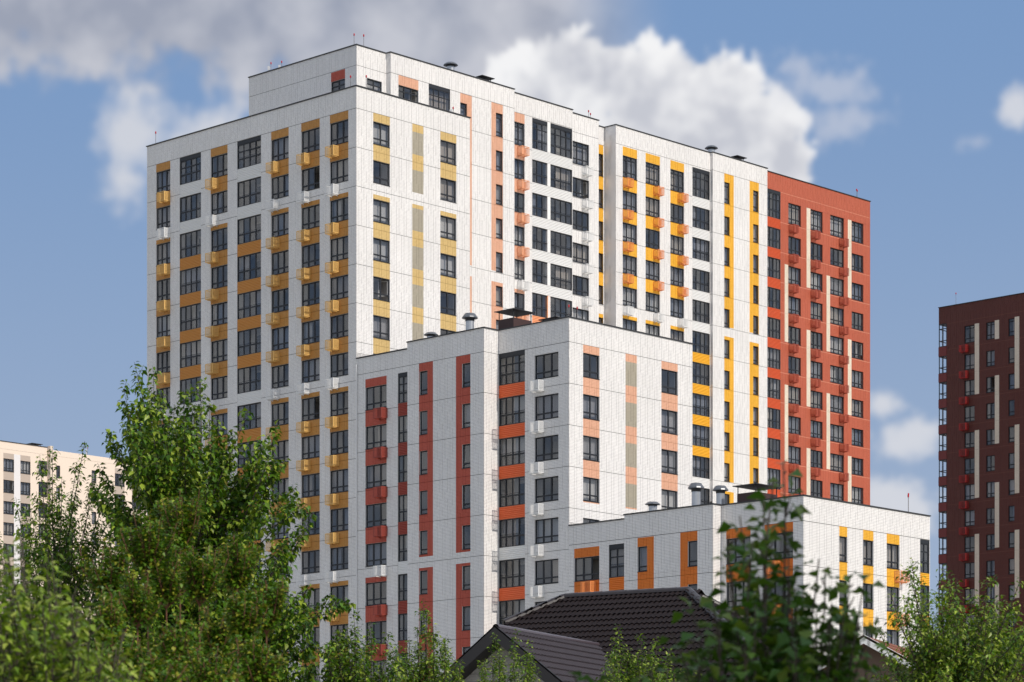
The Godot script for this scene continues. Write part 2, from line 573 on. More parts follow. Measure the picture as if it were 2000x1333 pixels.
func shaft(bld: Node3D, u: float, v: float, h: float, lu: float, lv: float, tall: float, tone := Color(0.05, 0.022, 0.02)) -> void:
	var b := Basis(Vector3(SU, 0, -CU), Vector3.UP, Vector3(CU, 0, SU))
	var at := Transform3D(b, plan(u, v, h) - bld.position)
	var m := MB.new()
	m.box(Vector3(-lu / 2, -0.8, -lv / 2), Vector3(lu / 2, tall * 0.55, lv / 2))
	var o := obj("ventilation_shaft", m.mesh(), mat("shaft", tone, 0.6), bld, at)
	var c := MB.new()
	c.box(Vector3(-lu / 2 - 0.22, tall, -lv / 2 - 0.22), Vector3(lu / 2 + 0.22, tall + 0.05, lv / 2 + 0.22))
	c.quad(Vector3(-lu / 2 - 0.22, tall + 0.052, lv / 2 + 0.22), Vector3(lu / 2 + 0.22, tall + 0.052, lv / 2 + 0.22), Vector3(lu / 4, tall + 0.2, 0), Vector3(-lu / 4, tall + 0.2, 0))
	c.quad(Vector3(lu / 2 + 0.22, tall + 0.052, -lv / 2 - 0.22), Vector3(-lu / 2 - 0.22, tall + 0.052, -lv / 2 - 0.22), Vector3(-lu / 4, tall + 0.2, 0), Vector3(lu / 4, tall + 0.2, 0))
	obj("rain_hood", c.mesh(), mat("black_metal", Color(0.02, 0.02, 0.022), 0.5), o)
	for x in [-1, 1]:
		for z in [-1, 1]:
			var p := MB.new()
			var px: float = x * (lu / 2 - 0.04)
			var pz: float = z * (lv / 2 - 0.04)
			p.box(Vector3(px - 0.025, tall * 0.55, pz - 0.025), Vector3(px + 0.025, tall, pz + 0.025))
			obj("post", p.mesh(), mat("black_metal", Color(0.02, 0.02, 0.022), 0.5), o)


func mast(bld: Node3D, u: float, v: float, h: float, tall: float, dishes := false) -> void:
	var at := Transform3D(Basis(), plan(u, v, h) - bld.position)
	var m := MB.new()
	m.tube(PackedVector3Array([Vector3(0, -0.7, 0), Vector3(0, tall, 0)]), PackedFloat32Array([0.022, 0.018]), 6)
	var o := obj("obstruction_light_mast", m.mesh(), mat("rod", Color(0.16, 0.15, 0.15), 0.5), bld, at)
	var l := MB.new()
	l.lathe([Vector2(0.0, tall - 0.02), Vector2(0.05, tall), Vector2(0.06, tall + 0.14), Vector2(0.035, tall + 0.19), Vector2(0.0, tall + 0.2)], 10)
	obj("red_lamp", l.mesh(), mat("red_glass", Color(0.45, 0.01, 0.02), 0.25), o)
	if dishes:
		for y in [0.35, 0.75]:
			var a := MB.new()
			a.box(Vector3(-0.28, tall * y - 0.16, -0.05), Vector3(-0.1, tall * y + 0.16, 0.06))
			a.box(Vector3(-0.1, tall * y - 0.02, -0.015), Vector3(0.02, tall * y + 0.02, 0.015))
			obj("antenna_panel", a.mesh(), mat("antenna", Color(0.55, 0.56, 0.58), 0.5), o)


# one column of alike windows; rows are [bottom, top] pairs
func column(f: Dictionary, s0: float, s1: float, tops: Array, high: float, n: int, reveal := "white") -> void:
	for t in tops:
		window(f, s0, s1, t - high, t, n, 0.27, 0.0, reveal)


func down(top: float, step: float, low: float, from := 0) -> Array:
	var out := []
	var k := from
	while top - k * step > low:
		out.append(top - k * step)
		k += 1
	return out


func ochre_tower() -> void:
	var b := thing("apartment_tower", plan(0, 0), "white brick tower with ochre window bays and many yellow air-conditioner baskets", "building")
	var f := face(b, "L", 0.0, 2.9, 58.035)
	for col in [[-23.51, -21.73, 3, -22.68], [-16.75, -14.71, 3, -16.71], [-9.57, -7.55, 3, -9.51], [-6.12, -4.04, 3, -6.0], [-2.90, -0.87, 3, -2.8]]:
		for k in 15:
			var t := 57.40 - 2.9 * k
			window(f, col[0], col[1], t - 1.70, t, col[2], 0.25)
			basket(f, col[3], t - 1.70 - 0.17, "white" if k in [1, 6, 11] else "ochre")
		for g in [[58.03, 52.80], [51.92, 38.30], [37.42, 23.80], [22.92, 12.0]]:
			f.paints.append([col[0], col[1], g[1], g[0], "ochre"])
	for col in [[-20.56, -17.93, 4], [-13.56, -10.75, 4]]:
		for k in 15:
			var t := 57.75 - 2.9 * k
			if k == 0:
				loggia(f, col[0], col[1], 55.87, 58.02, col[2], 0.28)
			else:
				loggia(f, col[0], col[1], t - 1.95, t, col[2])
			spandrel(f, col[0], col[1], t - 2.9, t - 1.951 if k > 0 else 55.869, "white" if k in [0, 1, 6, 11] else "rust")
	wall(f, -24.68, 0.0, -EYE, 59.67, 12.5)
	coping(f, -24.68, 0.0, 59.67)
	f = face(b, "R", 0.0, 2.9, 58.035)
	for col in [[1.73, 3.46], [8.81, 10.55]]:
		for k in 8:
			var t := 57.40 - 2.9 * k
			window(f, col[0], col[1], t - 1.68, t, 2, 0.27)
		for g in [[58.03, 52.83], [51.92, 38.30]]:
			f.paints.append([col[0], col[1], g[1], g[0], "straw"])
	for g in [[58.03, 52.83], [51.92, 38.30]]:
		f.paints.append([5.81, 6.99, g[1], g[0], "straw"])
	for k in 8:
		f.paints.append([5.81, 6.99, 57.42 - 2.9 * k - 1.7, 57.42 - 2.9 * k, "stone"])
	wall(f, 0.0, 12.05, -EYE, 59.67, 38.0)
	coping(f, 0.0, 12.05, 59.67)
	shell(b, [Vector2(0, 0), Vector2(12.05, 0), Vector2(12.05, 24.68), Vector2(0, 24.68)], 59.67, [0, 3])
	mast(b, 0.35, 24.0, 59.67, 1.0)
	mast(b, 0.3, 0.95, 59.67, 0.85)
	mast(b, 1.3, 0.3, 59.67, 0.95)
	mast(b, 11.4, 1.2, 59.67, 0.8, true)


func red_block() -> void:
	var b := thing("apartment_block", plan(0, -10), "mid-height white block with brick red window strips and orange balcony panels", "building")
	var f := face(b, "L", 0.0, 2.9, 38.13)
	var stops := [[38.12, 24.05], [23.22, 12.0]]
	for k in 9:
		var t := 37.07 - 2.9 * k
		window(f, 0.99, 3.27, t - 1.68, t, 3, 0.25, 0.0, "white")
		basket(f, 2.45, t - 1.68 - 0.1, "white" if k == 4 else "red")
		var q := 37.44 - 2.9 * k
		loggia(f, 4.47, 5.47, q - 1.95, q + (0.27 if k == 0 else 0.0), 2, 0.27 if k == 0 else 0.0)
		spandrel(f, 4.47, 5.47, q - 2.9, q - 1.951, "white" if k == 4 else "red")
		var w := 37.54 - 2.9 * k
		window(f, 6.73, 7.56, w - 1.72, w, 1, 0.2)
		window(f, 11.10, 11.94, w - 1.72, w, 1, 0.2)
	f.paints.append([0.99, 3.27, 23.85, 37.69, "red"])
	f.paints.append([0.99, 3.27, 12.0, 22.97, "red"])
	for g in stops:
		f.paints.append([6.68, 8.13, g[1], g[0], "red"])
		f.paints.append([10.48, 11.94, g[1], g[0], "red"])
	wall(f, 0.0, 5.45, -EYE, 39.35, 12.5)
	coping(f, 0.06, 5.38, 39.35)
	wall(f, 5.45, 13.285, -EYE, 39.82, 12.5)
	coping(f, 5.45, 13.285, 39.82)
	# drain pipe where the block meets the tower
	var pipe := MB.new()
	pipe.tube(PackedVector3Array([Vector3(0.09, 0, 0.06), Vector3(0.09, 40.6, 0.06)]), PackedFloat32Array([0.05, 0.05]), 8)
	obj("drain_pipe", pipe.mesh(), mat("metal_white", tints["white"], 0.45), b, put(f, 0, -EYE))
	f = face(b, "R", -13.285, 2.9, 38.13)
	wall(f, 0.0, 1.518, -EYE, 39.82, 12.5)
	coping(f, 0.0, 1.4, 39.82)
	f = face(b, "L", 1.518, 2.9, 38.13)
	for k in 9:
		var q := 37.87 - 2.9 * k
		loggia(f, 13.30, 15.87, q - 1.98, q + (0.29 if k == 0 else 0.0), 4, 0.29 if k == 0 else 0.0)
		spandrel(f, 13.30, 15.87, q - 2.9, q - 1.981, "white" if k == 4 else "flame")
		var w := 37.57 - 2.9 * k
		window(f, 16.81, 19.11, w - 1.70, w, 3, 0.25)
		basket(f, 16.83, w - 1.70 - 0.16, "white")
	wall(f, 13.285, 20.106, -EYE, 39.82, 12.5)
	coping(f, 13.4, 20.106, 39.82)
	f = face(b, "R", -20.106, 2.9, 38.13)
	for k in 5:
		var w := 37.57 - 2.9 * k
		window(f, 2.99, 4.71, w - 1.68, w, 2, 0.26)
		window(f, 11.41, 13.23, w - 1.68, w, 2, 0.26)
		f.paints.append([7.49, 8.71, w - 1.7, w, "stone"])
	for col in [[2.99, 4.71], [7.49, 8.71], [11.41, 13.23]]:
		f.paints.push_front([col[0], col[1], 25.87 - 1.7 + 2.9, 38.13, "peach"])
	wall(f, 1.518, 14.88, -EYE, 39.82, 24.0)
	coping(f, 1.518, 14.88, 39.82)
	shell(b, [Vector2(0, 0), Vector2(0, -13.285), Vector2(1.518, -13.285), Vector2(1.518, -20.106), Vector2(14.88, -20.106), Vector2(14.88, 0)], 39.82, [0, 1, 2, 3])
	fan(b, 1.3, -6.6, 39.9, 0.36, 0.62)
	fan(b, 1.3, -10.6, 40.1, 0.39, 1.2)
	shaft(b, 3.2, -13.3, 40.1, 1.9, 1.5, 1.25)
	shaft(b, 5.2, -15.6, 39.9, 1.7, 1.3, 0.85)
	mast(b, 1.9, -19.75, 39.82, 0.8)
	mast(b, 2.6, -19.9, 39.82, 0.75)


func low_block() -> void:
	var b := thing("low_apartment_block", plan(3, -30), "lowest white block with orange and golden window surrounds behind the tiled house", "building")
	var f := face(b, "L", 1.518, 2.9, 23.9)
	for k in 4:
		var t := 22.95 - 2.9 * k
		window(f, 20.61, 22.96, t - 1.63, t, 3, 0.25)
		basket(f, 21.75, t - 1.63 - 0.16, "orange")
		loggia(f, 23.85, 25.25, t - 1.62, t + (0.66 if k == 0 else 0.38), 2, 0.3 if k == 0 else 0.0)
		spandrel(f, 23.85, 25.25, t - 2.9 + 0.38, t - 1.621, "amber")
		var w := 23.24 - 2.9 * k
		window(f, 26.47, 27.33, w - 1.7, w, 1, 0.2)
		window(f, 30.95, 31.79, w - 1.7, w, 1, 0.2)
	f.paints.append([20.61, 22.96, 12.0, 23.60, "orange"])
	f.paints.append([26.47, 27.94, 12.0, 23.85, "orange"])
	f.paints.append([30.29, 31.79, 12.0, 23.87, "orange"])
	wall(f, 20.106, 25.26, -EYE, 25.25, 11.5)
	coping(f, 20.16, 25.2, 25.25)
	wall(f, 25.26, 33.123, -EYE, 25.53, 11.5)
	coping(f, 25.26, 33.123, 25.53)
	f = face(b, "R", -33.123, 2.9, 23.9)
	wall(f, 1.518, 2.448, -EYE, 25.53, 11.5)
	coping(f, 1.518, 2.35, 25.53)
	f = face(b, "L", 2.448, 2.9, 23.9)
	for k in 4:
		var w := 23.26 - 2.9 * k
		window(f, 33.52, 35.59, w - 1.7, w, 3, 0.25)
		window(f, 36.77, 39.15, w - 1.7, w, 3, 0.25)
		basket(f, 37.2, w - 1.70 - 0.16, "orange")
	f.paints.append([33.52, 35.59, 12.0, 23.90, "orange"])
	f.paints.append([36.77, 39.15, 12.0, 23.90, "orange"])
	wall(f, 33.123, 39.994, -EYE, 25.53, 11.5)
	coping(f, 33.25, 39.994, 25.53)
	f = face(b, "R", -39.994, 2.9, 23.9)
	for k in 4:
		var w := 23.25 - 2.9 * k
		window(f, 6.31, 7.18, w - 1.66, w, 1, 0.26)
		window(f, 8.93, 10.08, w - 1.66, w, 2, 0.26)
		window(f, 11.58, 13.04, w - 1.66, w, 2, 0.26)
		basket(f, 12.45, w - 1.66 - 0.16, "peach")
		loggia(f, 15.43, 16.53, w - 1.66, w + (0.62 if k == 0 else 0.38), 2, 0.25 if k == 0 else 0.0)
		spandrel(f, 15.43, 16.53, w - 2.9 + 0.38, w - 1.661, "yellow")
	for col in [[6.31, 7.18], [8.93, 10.08], [11.58, 13.04]]:
		f.paints.append([col[0], col[1], 12.0, 23.91, "yellow"])
	wall(f, 2.448, 16.58, -EYE, 25.53, 11.5)
	coping(f, 2.448, 16.58, 25.53)
	shell(b, [Vector2(1.518, -20.106), Vector2(1.518, -33.123), Vector2(2.448, -33.123), Vector2(2.448, -39.994), Vector2(16.58, -39.994), Vector2(16.58, -20.106)], 25.53, [0, 1, 2, 3])
	fan(b, 2.6, -26.9, 25.7, 0.36, 0.62)
	fan(b, 2.8, -30.6, 25.95, 0.38, 1.25)
	fan(b, 3.2, -32.4, 25.8, 0.36, 1.1)
	shaft(b, 4.4, -34.6, 25.75, 2.3, 1.6, 1.05)
	mast(b, 14.6, -39.6, 25.53, 1.15)
	mast(b, 14.9, -39.4, 25.53, 1.3)


const MAIN := 2.883


func main_slab() -> void:
	var b := thing("apartment_building", plan(13, 14), "tallest white section with peach strips, paired balconies and a set-back top corner", "building")
	var f := face(b, "L", 12.75, MAIN, 66.74)
	window(f, -16.69, -15.0, 63.97, 65.94, 2, 0.25, 0.78)
	f.paints.append([-16.69, -15.0, 63.9, 66.70, "red"])
	wall(f, -26.94, -13.64, -EYE, 68.37, 59.0)
	coping(f, -26.94, -13.64, 68.37)
	f = face(b, "R", 13.64, MAIN, 66.74)
	window(f, 13.91, 15.59, 63.97, 65.93, 2, 0.25, 0.78)
	wall(f, 12.75, 16.08, -EYE, 68.37, 59.0)
	coping(f, 12.75, 15.98, 68.37)
	f = face(b, "L", 16.08, MAIN, 66.74)
	wall(f, -13.64, -13.13, -EYE, 68.37, 59.0)
	coping(f, -13.55, -13.13, 68.37)
	f = face(b, "R", 13.13, MAIN, 66.74)
	var low := down(62.75, MAIN, 38.0)
	window(f, 16.98, 19.27, 63.97, 65.92, 3, 0.25, 0.78)
	f.paints.append([16.98, 19.27, 63.9, 66.72, "peach"])
	loggia(f, 20.46, 22.98, 64.0, 66.77, 4, 0.3)
	for col in [[24.17, 24.99, 24.17, 25.56], [28.48, 29.31, 27.92, 29.33]]:
		window(f, col[0], col[1], 63.98, 65.94, 1, 0.2, 0.8, "peach")
		for t in low:
			window(f, col[0], col[1], t - 1.68, t, 1, 0.22, 0.0, "peach")
		f.paints.append([col[2], col[3], 52.45, 66.72, "peach"])
		f.paints.append([col[2], col[3], 37.0, 51.52, "peach"])
	wall(f, 16.08, 30.75, -EYE, 68.37, 42.0)
	coping(f, 16.08, 30.75, 68.37)
	f = face(b, "R", 13.8, MAIN, 66.74)
	window(f, 31.37, 32.73, 63.97, 65.92, 2, 0.25, 0.8)
	basket(f, 31.78, 63.80, "peach")
	for k in low.size():
		var t: float = low[k]
		window(f, 31.37, 32.73, t - 1.68, t, 2, 0.25)
		basket(f, 31.78, t - 1.68 - 0.17, "white" if k == 3 else "peach")
		loggia(f, 33.68, 35.70, t - 1.63, t + 0.32, 3)
		loggia(f, 36.0, 38.80, t - 1.63, t + 0.32, 4, 0.0, "white" if k < 4 else "peach")
		spandrel(f, 33.68, 38.80, t - MAIN + 0.32, t - 1.631, "white" if k < 4 else "peach")
	loggia(f, 33.68, 35.70, 64.05, 66.68, 3, 0.3)
	loggia(f, 36.0, 38.80, 64.05, 66.68, 4, 0.3, "white")
	spandrel(f, 33.68, 38.80, 63.07, 64.049, "white")
	f.paints.append([31.37, 32.73, 52.43, 66.72, "peach"])
	f.paints.append([31.37, 32.73, 37.0, 51.54, "peach"])
	wall(f, 30.75, 38.85, -EYE, 68.37, 44.0)
	coping(f, 30.85, 38.85, 68.37)
	f = face(b, "R", 14.42, MAIN, 66.74)
	window(f, 39.45, 41.70, 63.97, 65.93, 3, 0.25, 0.8)
	basket(f, 40.72, 63.85, "white", 0.9)
	for t in low:
		window(f, 39.45, 41.70, t - 1.68, t, 3, 0.25)
		basket(f, 40.72, t - 1.68 - 0.12, "white", 0.9)
	wall(f, 38.85, 42.97, -EYE, 68.37, 44.0)
	coping(f, 38.95, 42.97, 68.37)
	f = face(b, "R", 15.6, MAIN, 66.74)
	window(f, 44.18, 44.90, 63.95, 65.92, 1, 0.22, 0.8, "yellow")
	for t in low:
		window(f, 44.18, 44.90, t - 1.66, t, 1, 0.22, 0.0, "yellow")
	f.paints.append([44.18, 44.90, 52.48, 66.74, "yellow"])
	f.paints.append([44.18, 44.90, 37.0, 51.56, "yellow"])
	wall(f, 42.97, 45.04, -EYE, 68.37, 44.0)
	coping(f, 43.07, 45.04, 68.37)
	shell(b, [Vector2(12.75, 13.64), Vector2(16.08, 13.64), Vector2(16.08, 13.13), Vector2(30.75, 13.13), Vector2(30.75, 13.8), Vector2(38.85, 13.8), Vector2(38.85, 14.42), Vector2(42.97, 14.42), Vector2(42.97, 15.6), Vector2(45.04, 15.6), Vector2(45.04, 26.94), Vector2(12.75, 26.94)], 68.37, [0, 1, 2, 4, 6, 8, 11])
	fan(b, 24.2, 14.3, 68.7, 0.42, 0.72)
	shaft(b, 28.3, 14.6, 68.5, 1.1, 1.1, 0.55)
	mast(b, 13.1, 14.3, 68.37, 0.95)
	mast(b, 13.8, 13.9, 68.37, 0.95)
	mast(b, 14.4, 26.0, 68.37, 1.3, true)
	mast(b, 14.9, 25.2, 68.37, 1.35, true)
	mast(b, 42.6, 15.3, 68.37, 0.85)
	mast(b, 43.4, 15.8, 68.37, 0.85)


func golden_slab() -> void:
	var b := thing("apartment_building", plan(50, 15), "white section with golden yellow window bays beside the red brick end", "building")
	var low := down(62.72, MAIN, 33.0)
	var f := face(b, "L", 45.04, MAIN, 66.74)
	wall(f, -15.6, -14.22, -EYE, 68.37, 44.0)
	coping(f, -15.5, -14.22, 68.37)
	f = face(b, "R", 14.22, MAIN, 66.74)
	for col in [[45.97, 47.94, 45.97], [49.10, 51.09, 50.15], [52.56, 54.50, 53.58]]:
		window(f, col[0], col[1], 63.93, 65.85, 3, 0.25, 0.82)
		basket(f, col[2], 63.74, "orange", 0.84)
		for k in low.size():
			var t: float = low[k]
			window(f, col[0], col[1], t - 1.68, t, 3, 0.25)
			basket(f, col[2], t - 1.68 - 0.17, "white" if k == 3 else "orange", 0.84)
		f.paints.append([col[0], col[1], 52.38, 66.66, "yellow"])
		f.paints.append([col[0], col[1], 37.95, 51.50, "yellow"])
	for k in low.size():
		var t: float = low[k]
		loggia(f, 55.69, 58.2, t - 1.65, t + 0.30, 4)
		spandrel(f, 55.69, 58.2, t - MAIN + 0.30, t - 1.651, "yellow" if k in [4, 5, 6, 7] else "white")
	loggia(f, 55.69, 58.2, 63.95, 66.60, 4, 0.3)
	spandrel(f, 55.69, 58.2, 63.02, 63.949, "white")
	wall(f, 45.04, 58.25, -EYE, 68.37, 36.0)
	coping(f, 45.04, 58.15, 68.37)
	f = face(b, "L", 58.25, MAIN, 66.74)
	wall(f, -14.22, -13.92, -EYE, 68.37, 36.0)
	f = face(b, "R", 13.92, MAIN, 66.74)
	for col in [[59.94, 60.74, 59.94, 61.34], [64.24, 65.04, 63.69, 65.09]]:
		window(f, col[0], col[1], 63.98, 65.95, 1, 0.22, 0.8, "yellow")
		for t in low:
			window(f, col[0], col[1], t - 1.66, t + 0.03, 1, 0.22, 0.0, "yellow")
		f.paints.append([col[2], col[3], 52.42, 66.75, "yellow"])
		f.paints.append([col[2], col[3], 37.95, 51.54, "yellow"])
		f.paints.append([col[2], col[3], 30.0, 37.05, "yellow"])
	wall(f, 58.25, 66.38, -EYE, 68.37, 35.0)
	coping(f, 58.25, 66.38, 68.37)
	shell(b, [Vector2(45.04, 14.22), Vector2(58.25, 14.22), Vector2(58.25, 13.92), Vector2(66.38, 13.92), Vector2(66.38, 26.9), Vector2(45.04, 26.9)], 68.37, [0, 1, 2])
	fan(b, 59.6, 15.2, 68.65, 0.42, 0.72)
	shaft(b, 63.3, 15.2, 68.5, 1.0, 1.0, 0.5)


func brick_slab() -> void:
	var b := thing("apartment_building", plan(75, 15), "red orange brick end section with cream vertical strips and red baskets", "building")
	var low := down(62.76, MAIN, 33.0)
	var f := face(b, "R", 14.52, MAIN, 66.74, "brick")
	for col in [[70.36, 72.32, 70.41], [73.84, 75.76, 73.84], [76.98, 79.20, 78.38], [80.46, 82.38, -1.0]]:
		window(f, col[0], col[1], 63.98, 65.95, 3, 0.25, 0.82, "brick")
		if col[2] > 0:
			basket(f, col[2], 63.82, "brickred", 0.84)
		for t in low:
			window(f, col[0], col[1], t - 1.66, t, 3, 0.25, 0.0, "brick")
			if col[2] > 0:
				basket(f, col[2], t - 1.66 - 0.15, "brickred", 0.84)
	loggia(f, 67.05, 69.15, 64.1, 66.76, 4, 0.3)
	spandrel(f, 67.05, 69.15, 63.16, 64.099, "scarlet")
	for t in low:
		loggia(f, 67.05, 69.15, t - 1.53, t + 0.38, 4)
		spandrel(f, 67.05, 69.15, t - MAIN + 0.38, t - 1.531, "scarlet")
	for s in [[69.80, 70.34, [[52.48, 59.94], [40.98, 48.37]]], [73.22, 73.81, [[58.23, 65.98], [46.70, 54.14], [33.0, 42.65]]], [76.39, 76.95, [[52.49, 59.91], [40.96, 48.39]]], [79.84, 80.43, [[58.25, 65.97], [46.68, 54.16], [33.0, 42.63]]]]:
		for g in s[2]:
			f.paints.append([s[0], s[1], g[0], g[1], "cream"])
	wall(f, 66.38, 83.51, -EYE, 68.37, 33.0)
	coping(f, 66.5, 83.51, 68.37)
	shell(b, [Vector2(66.38, 14.52), Vector2(83.51, 14.52), Vector2(83.51, 26.9), Vector2(66.38, 26.9)], 68.37, [0], "brick")
	mast(b, 81.9, 15.0, 68.37, 0.9)
	mast(b, 82.3, 15.2, 68.37, 0.9)


func maroon_tower() -> void:
	var b := thing("maroon_tower", plan(114.24, 20), "dark maroon brick tower with cream strips standing apart from the white complex", "building")
	var f := face(b, "L", 114.24, 2.868, 62.4, "maroon")
	var low := down(58.68, 2.868, 17.0)
	for col in [[-24.44, -23.09, 2], [-21.58, -20.47, 2], [-18.70, -17.91, 1], [-15.6, -14.3, 2], [-12.4, -11.2, 2]]:
		window(f, col[0], col[1], 59.94, 61.80, col[2], 0.25, 0.84, "maroon")
		for t in low:
			window(f, col[0], col[1], t - 1.69, t, col[2], 0.25, 0.0, "maroon")
	for t in low:
		basket(f, -24.75, t + 2.868 - 1.69 - 0.2, "crimson", 0.9)
	for s in [[-23.07, -22.49, [[54.14, 61.88], [42.76, 50.18], [30.9, 38.79]]], [-20.45, -19.89, [[59.84, 61.88], [48.43, 55.86], [37.08, 44.2], [25.5, 33.09]]], [-17.89, -17.3, [[54.13, 61.90], [42.75, 50.2], [31.39, 38.8]]]]:
		for g in s[2]:
			f.paints.append([s[0], s[1], g[0], g[1], "cream"])
	# open glazed corner
	var tops := [62.48]
	for t in low:
		tops.append(t + 0.22)
	for k in tops.size():
		f.holes.append([-27.835, -26.77, tops[k] - (2.55 if k == 0 else 1.92), tops[k]])
		var h: float = 2.55 if k == 0 else 1.92
		var m := once("corner%.2f" % h, func():
			var q := MB.new()
			for y in [0.0, 0.62, h - 0.09] + ([h - 0.6] if h > 2.0 else []):
				q.box(Vector3(0, y, -0.09), Vector3(1.06, y + 0.08, -0.01))
				q.box(Vector3(0.01, y + 0.002, -1.3), Vector3(0.09, y + 0.078, -0.09))
			for x in [0.0, 0.5, 0.98]:
				q.box(Vector3(x, 0, -0.085), Vector3(x + 0.08, h, -0.015))
			q.box(Vector3(0.012, 0, -0.7), Vector3(0.088, h, -0.62))
			return q.mesh())
		var o := obj("balcony", m, mat("frame", Color(0.011, 0.014, 0.020), 0.55), b, put(f, -27.835, tops[k] - h))
		var g := once("cornerglass%.2f" % h, func():
			var q := MB.new()
			q.quad(Vector3(0.04, 0.04, -0.05), Vector3(1.02, 0.04, -0.05), Vector3(1.02, h - 0.04, -0.05), Vector3(0.04, h - 0.04, -0.05))
			return q.mesh())
		obj("pane", g, mats["clear_glass"], o)
		if k + 1 < tops.size():
			var slab := MB.new()
			var low_h: float = tops[k + 1]
			slab.box(Vector3(-27.86, low_h + 0.001, -1.3), Vector3(-26.77, tops[k] - h - 0.001, 0.03))
			f.holes.append([-27.86, -26.77, low_h, tops[k] - h])
			obj("spandrel_panel", slab.mesh(), mat("paint_maroon", tints["maroon"], 0.5), b, put(f, 0, 0))
	wall(f, -27.835, -2.0, -EYE, 64.31, 22.0)
	coping(f, -27.835, -2.0, 64.31)
	# inner end wall of the open corner
	var e := MB.new()
	e.quad(Vector3(-26.77, 17.0, 0), Vector3(-26.77, 17.0, -14), Vector3(-26.77, 62.5, -14), Vector3(-26.77, 62.5, 0), tones["maroon"][0])
	e.quad(Vector3(-27.83, 62.49, -14), Vector3(-26.77, 62.49, -14), Vector3(-26.77, 62.49, 0), Vector3(-27.83, 62.49, 0), tones["maroon"][0])
	e.quad(Vector3(-27.83, 62.49, 0), Vector3(-27.83, 62.49, -14), Vector3(-27.83, 64.31, -14), Vector3(-27.83, 64.31, 0), tones["maroon"][0])
	obj("end_wall", e.mesh(), mat("joint", Color.WHITE, 0.95, 0, true), b, put(f, 0, 0))
	shell(b, [Vector2(114.24, 2), Vector2(128, 2), Vector2(128, 26.77), Vector2(114.24, 26.77)], 64.31, [2, 3], "maroon")
	mast(b, 114.9, 26.0, 64.31, 1.35)


func beige_tower() -> void:
	var b := thing("beige_building", plan(86, 155.3), "distant beige apartment building with grey window bays behind the leafy tree", "building")
	var f := face(b, "R", 155.34, 2.85, 58.2, "sand")
	for col in [[75.2, 76.9, 3], [80.42, 82.15, 3], [83.21, 84.85, 3], [89.15, 89.80, 1], [95.18, 95.97, 1], [99.2, 100.9, 3], [102.2, 103.9, 3]]:
		for k in 12:
			var t := 57.48 - 2.85 * k
			window(f, col[0], col[1], t - 1.68, t, col[2], 0.25, 0.0, "taupe")
		if col[2] == 3:
			f.paints.append([col[0], col[1], 24.0, 58.22, "taupe"])
	f.paints.append([82.16, 83.20, 24.0, 58.22, "pale"])
	for k in 12:
		var t := 57.85 - 2.85 * k
		loggia(f, 86.2, 87.6, t - 2.05, t, 2)
	wall(f, 70.0, 87.62, -EYE, 59.74, 900.0)
	coping(f, 70.0, 87.62, 59.74)
	wall(f, 87.62, 105.6, -EYE, 59.5, 900.0)
	var fin := MB.new()
	fin.box(Vector3(87.66, -EYE, 0.004), Vector3(88.1, 59.9, 0.7), tones["sand"][0])
	obj("pilaster", fin.mesh(), mat("joint", Color.WHITE, 0.95, 0, true), b, put(f, 0, 0))
	shell(b, [Vector2(70, 155.34), Vector2(105.6, 155.34), Vector2(105.6, 168), Vector2(70, 168)], 59.5, [0], "sand")
	shaft(b, 87.4, 158.0, 59.9, 1.4, 1.2, 0.5)
	mast(b, 95.0, 156.0, 59.5, 1.0, true)


# ------------------------------------------------------------------ house
func tile_mesh(wide: float, long: float) -> ArrayMesh:
	var m := MB.new()
	var k := 6
	var zs := []
	for j in k + 1:
		var t := float(j) / k
		zs.append(0.012 + 0.038 * pow(sin(PI * clampf(t * 1.25 - 0.1, 0.0, 1.0)), 1.2))
	for j in k:
		var x0 := wide * j / k
		var x1 := wide * (j + 1) / k
		# y runs down the slope
		m.quad(Vector3(x0, long, zs[j] + 0.034), Vector3(x1, long, zs[j + 1] + 0.034), Vector3(x1, 0, zs[j + 1]), Vector3(x0, 0, zs[j]))
		m.quad(Vector3(x0, long, -0.005), Vector3(x1, long, -0.005), Vector3(x1, long, zs[j + 1] + 0.034), Vector3(x0, long, zs[j] + 0.034))
	return m.mesh()


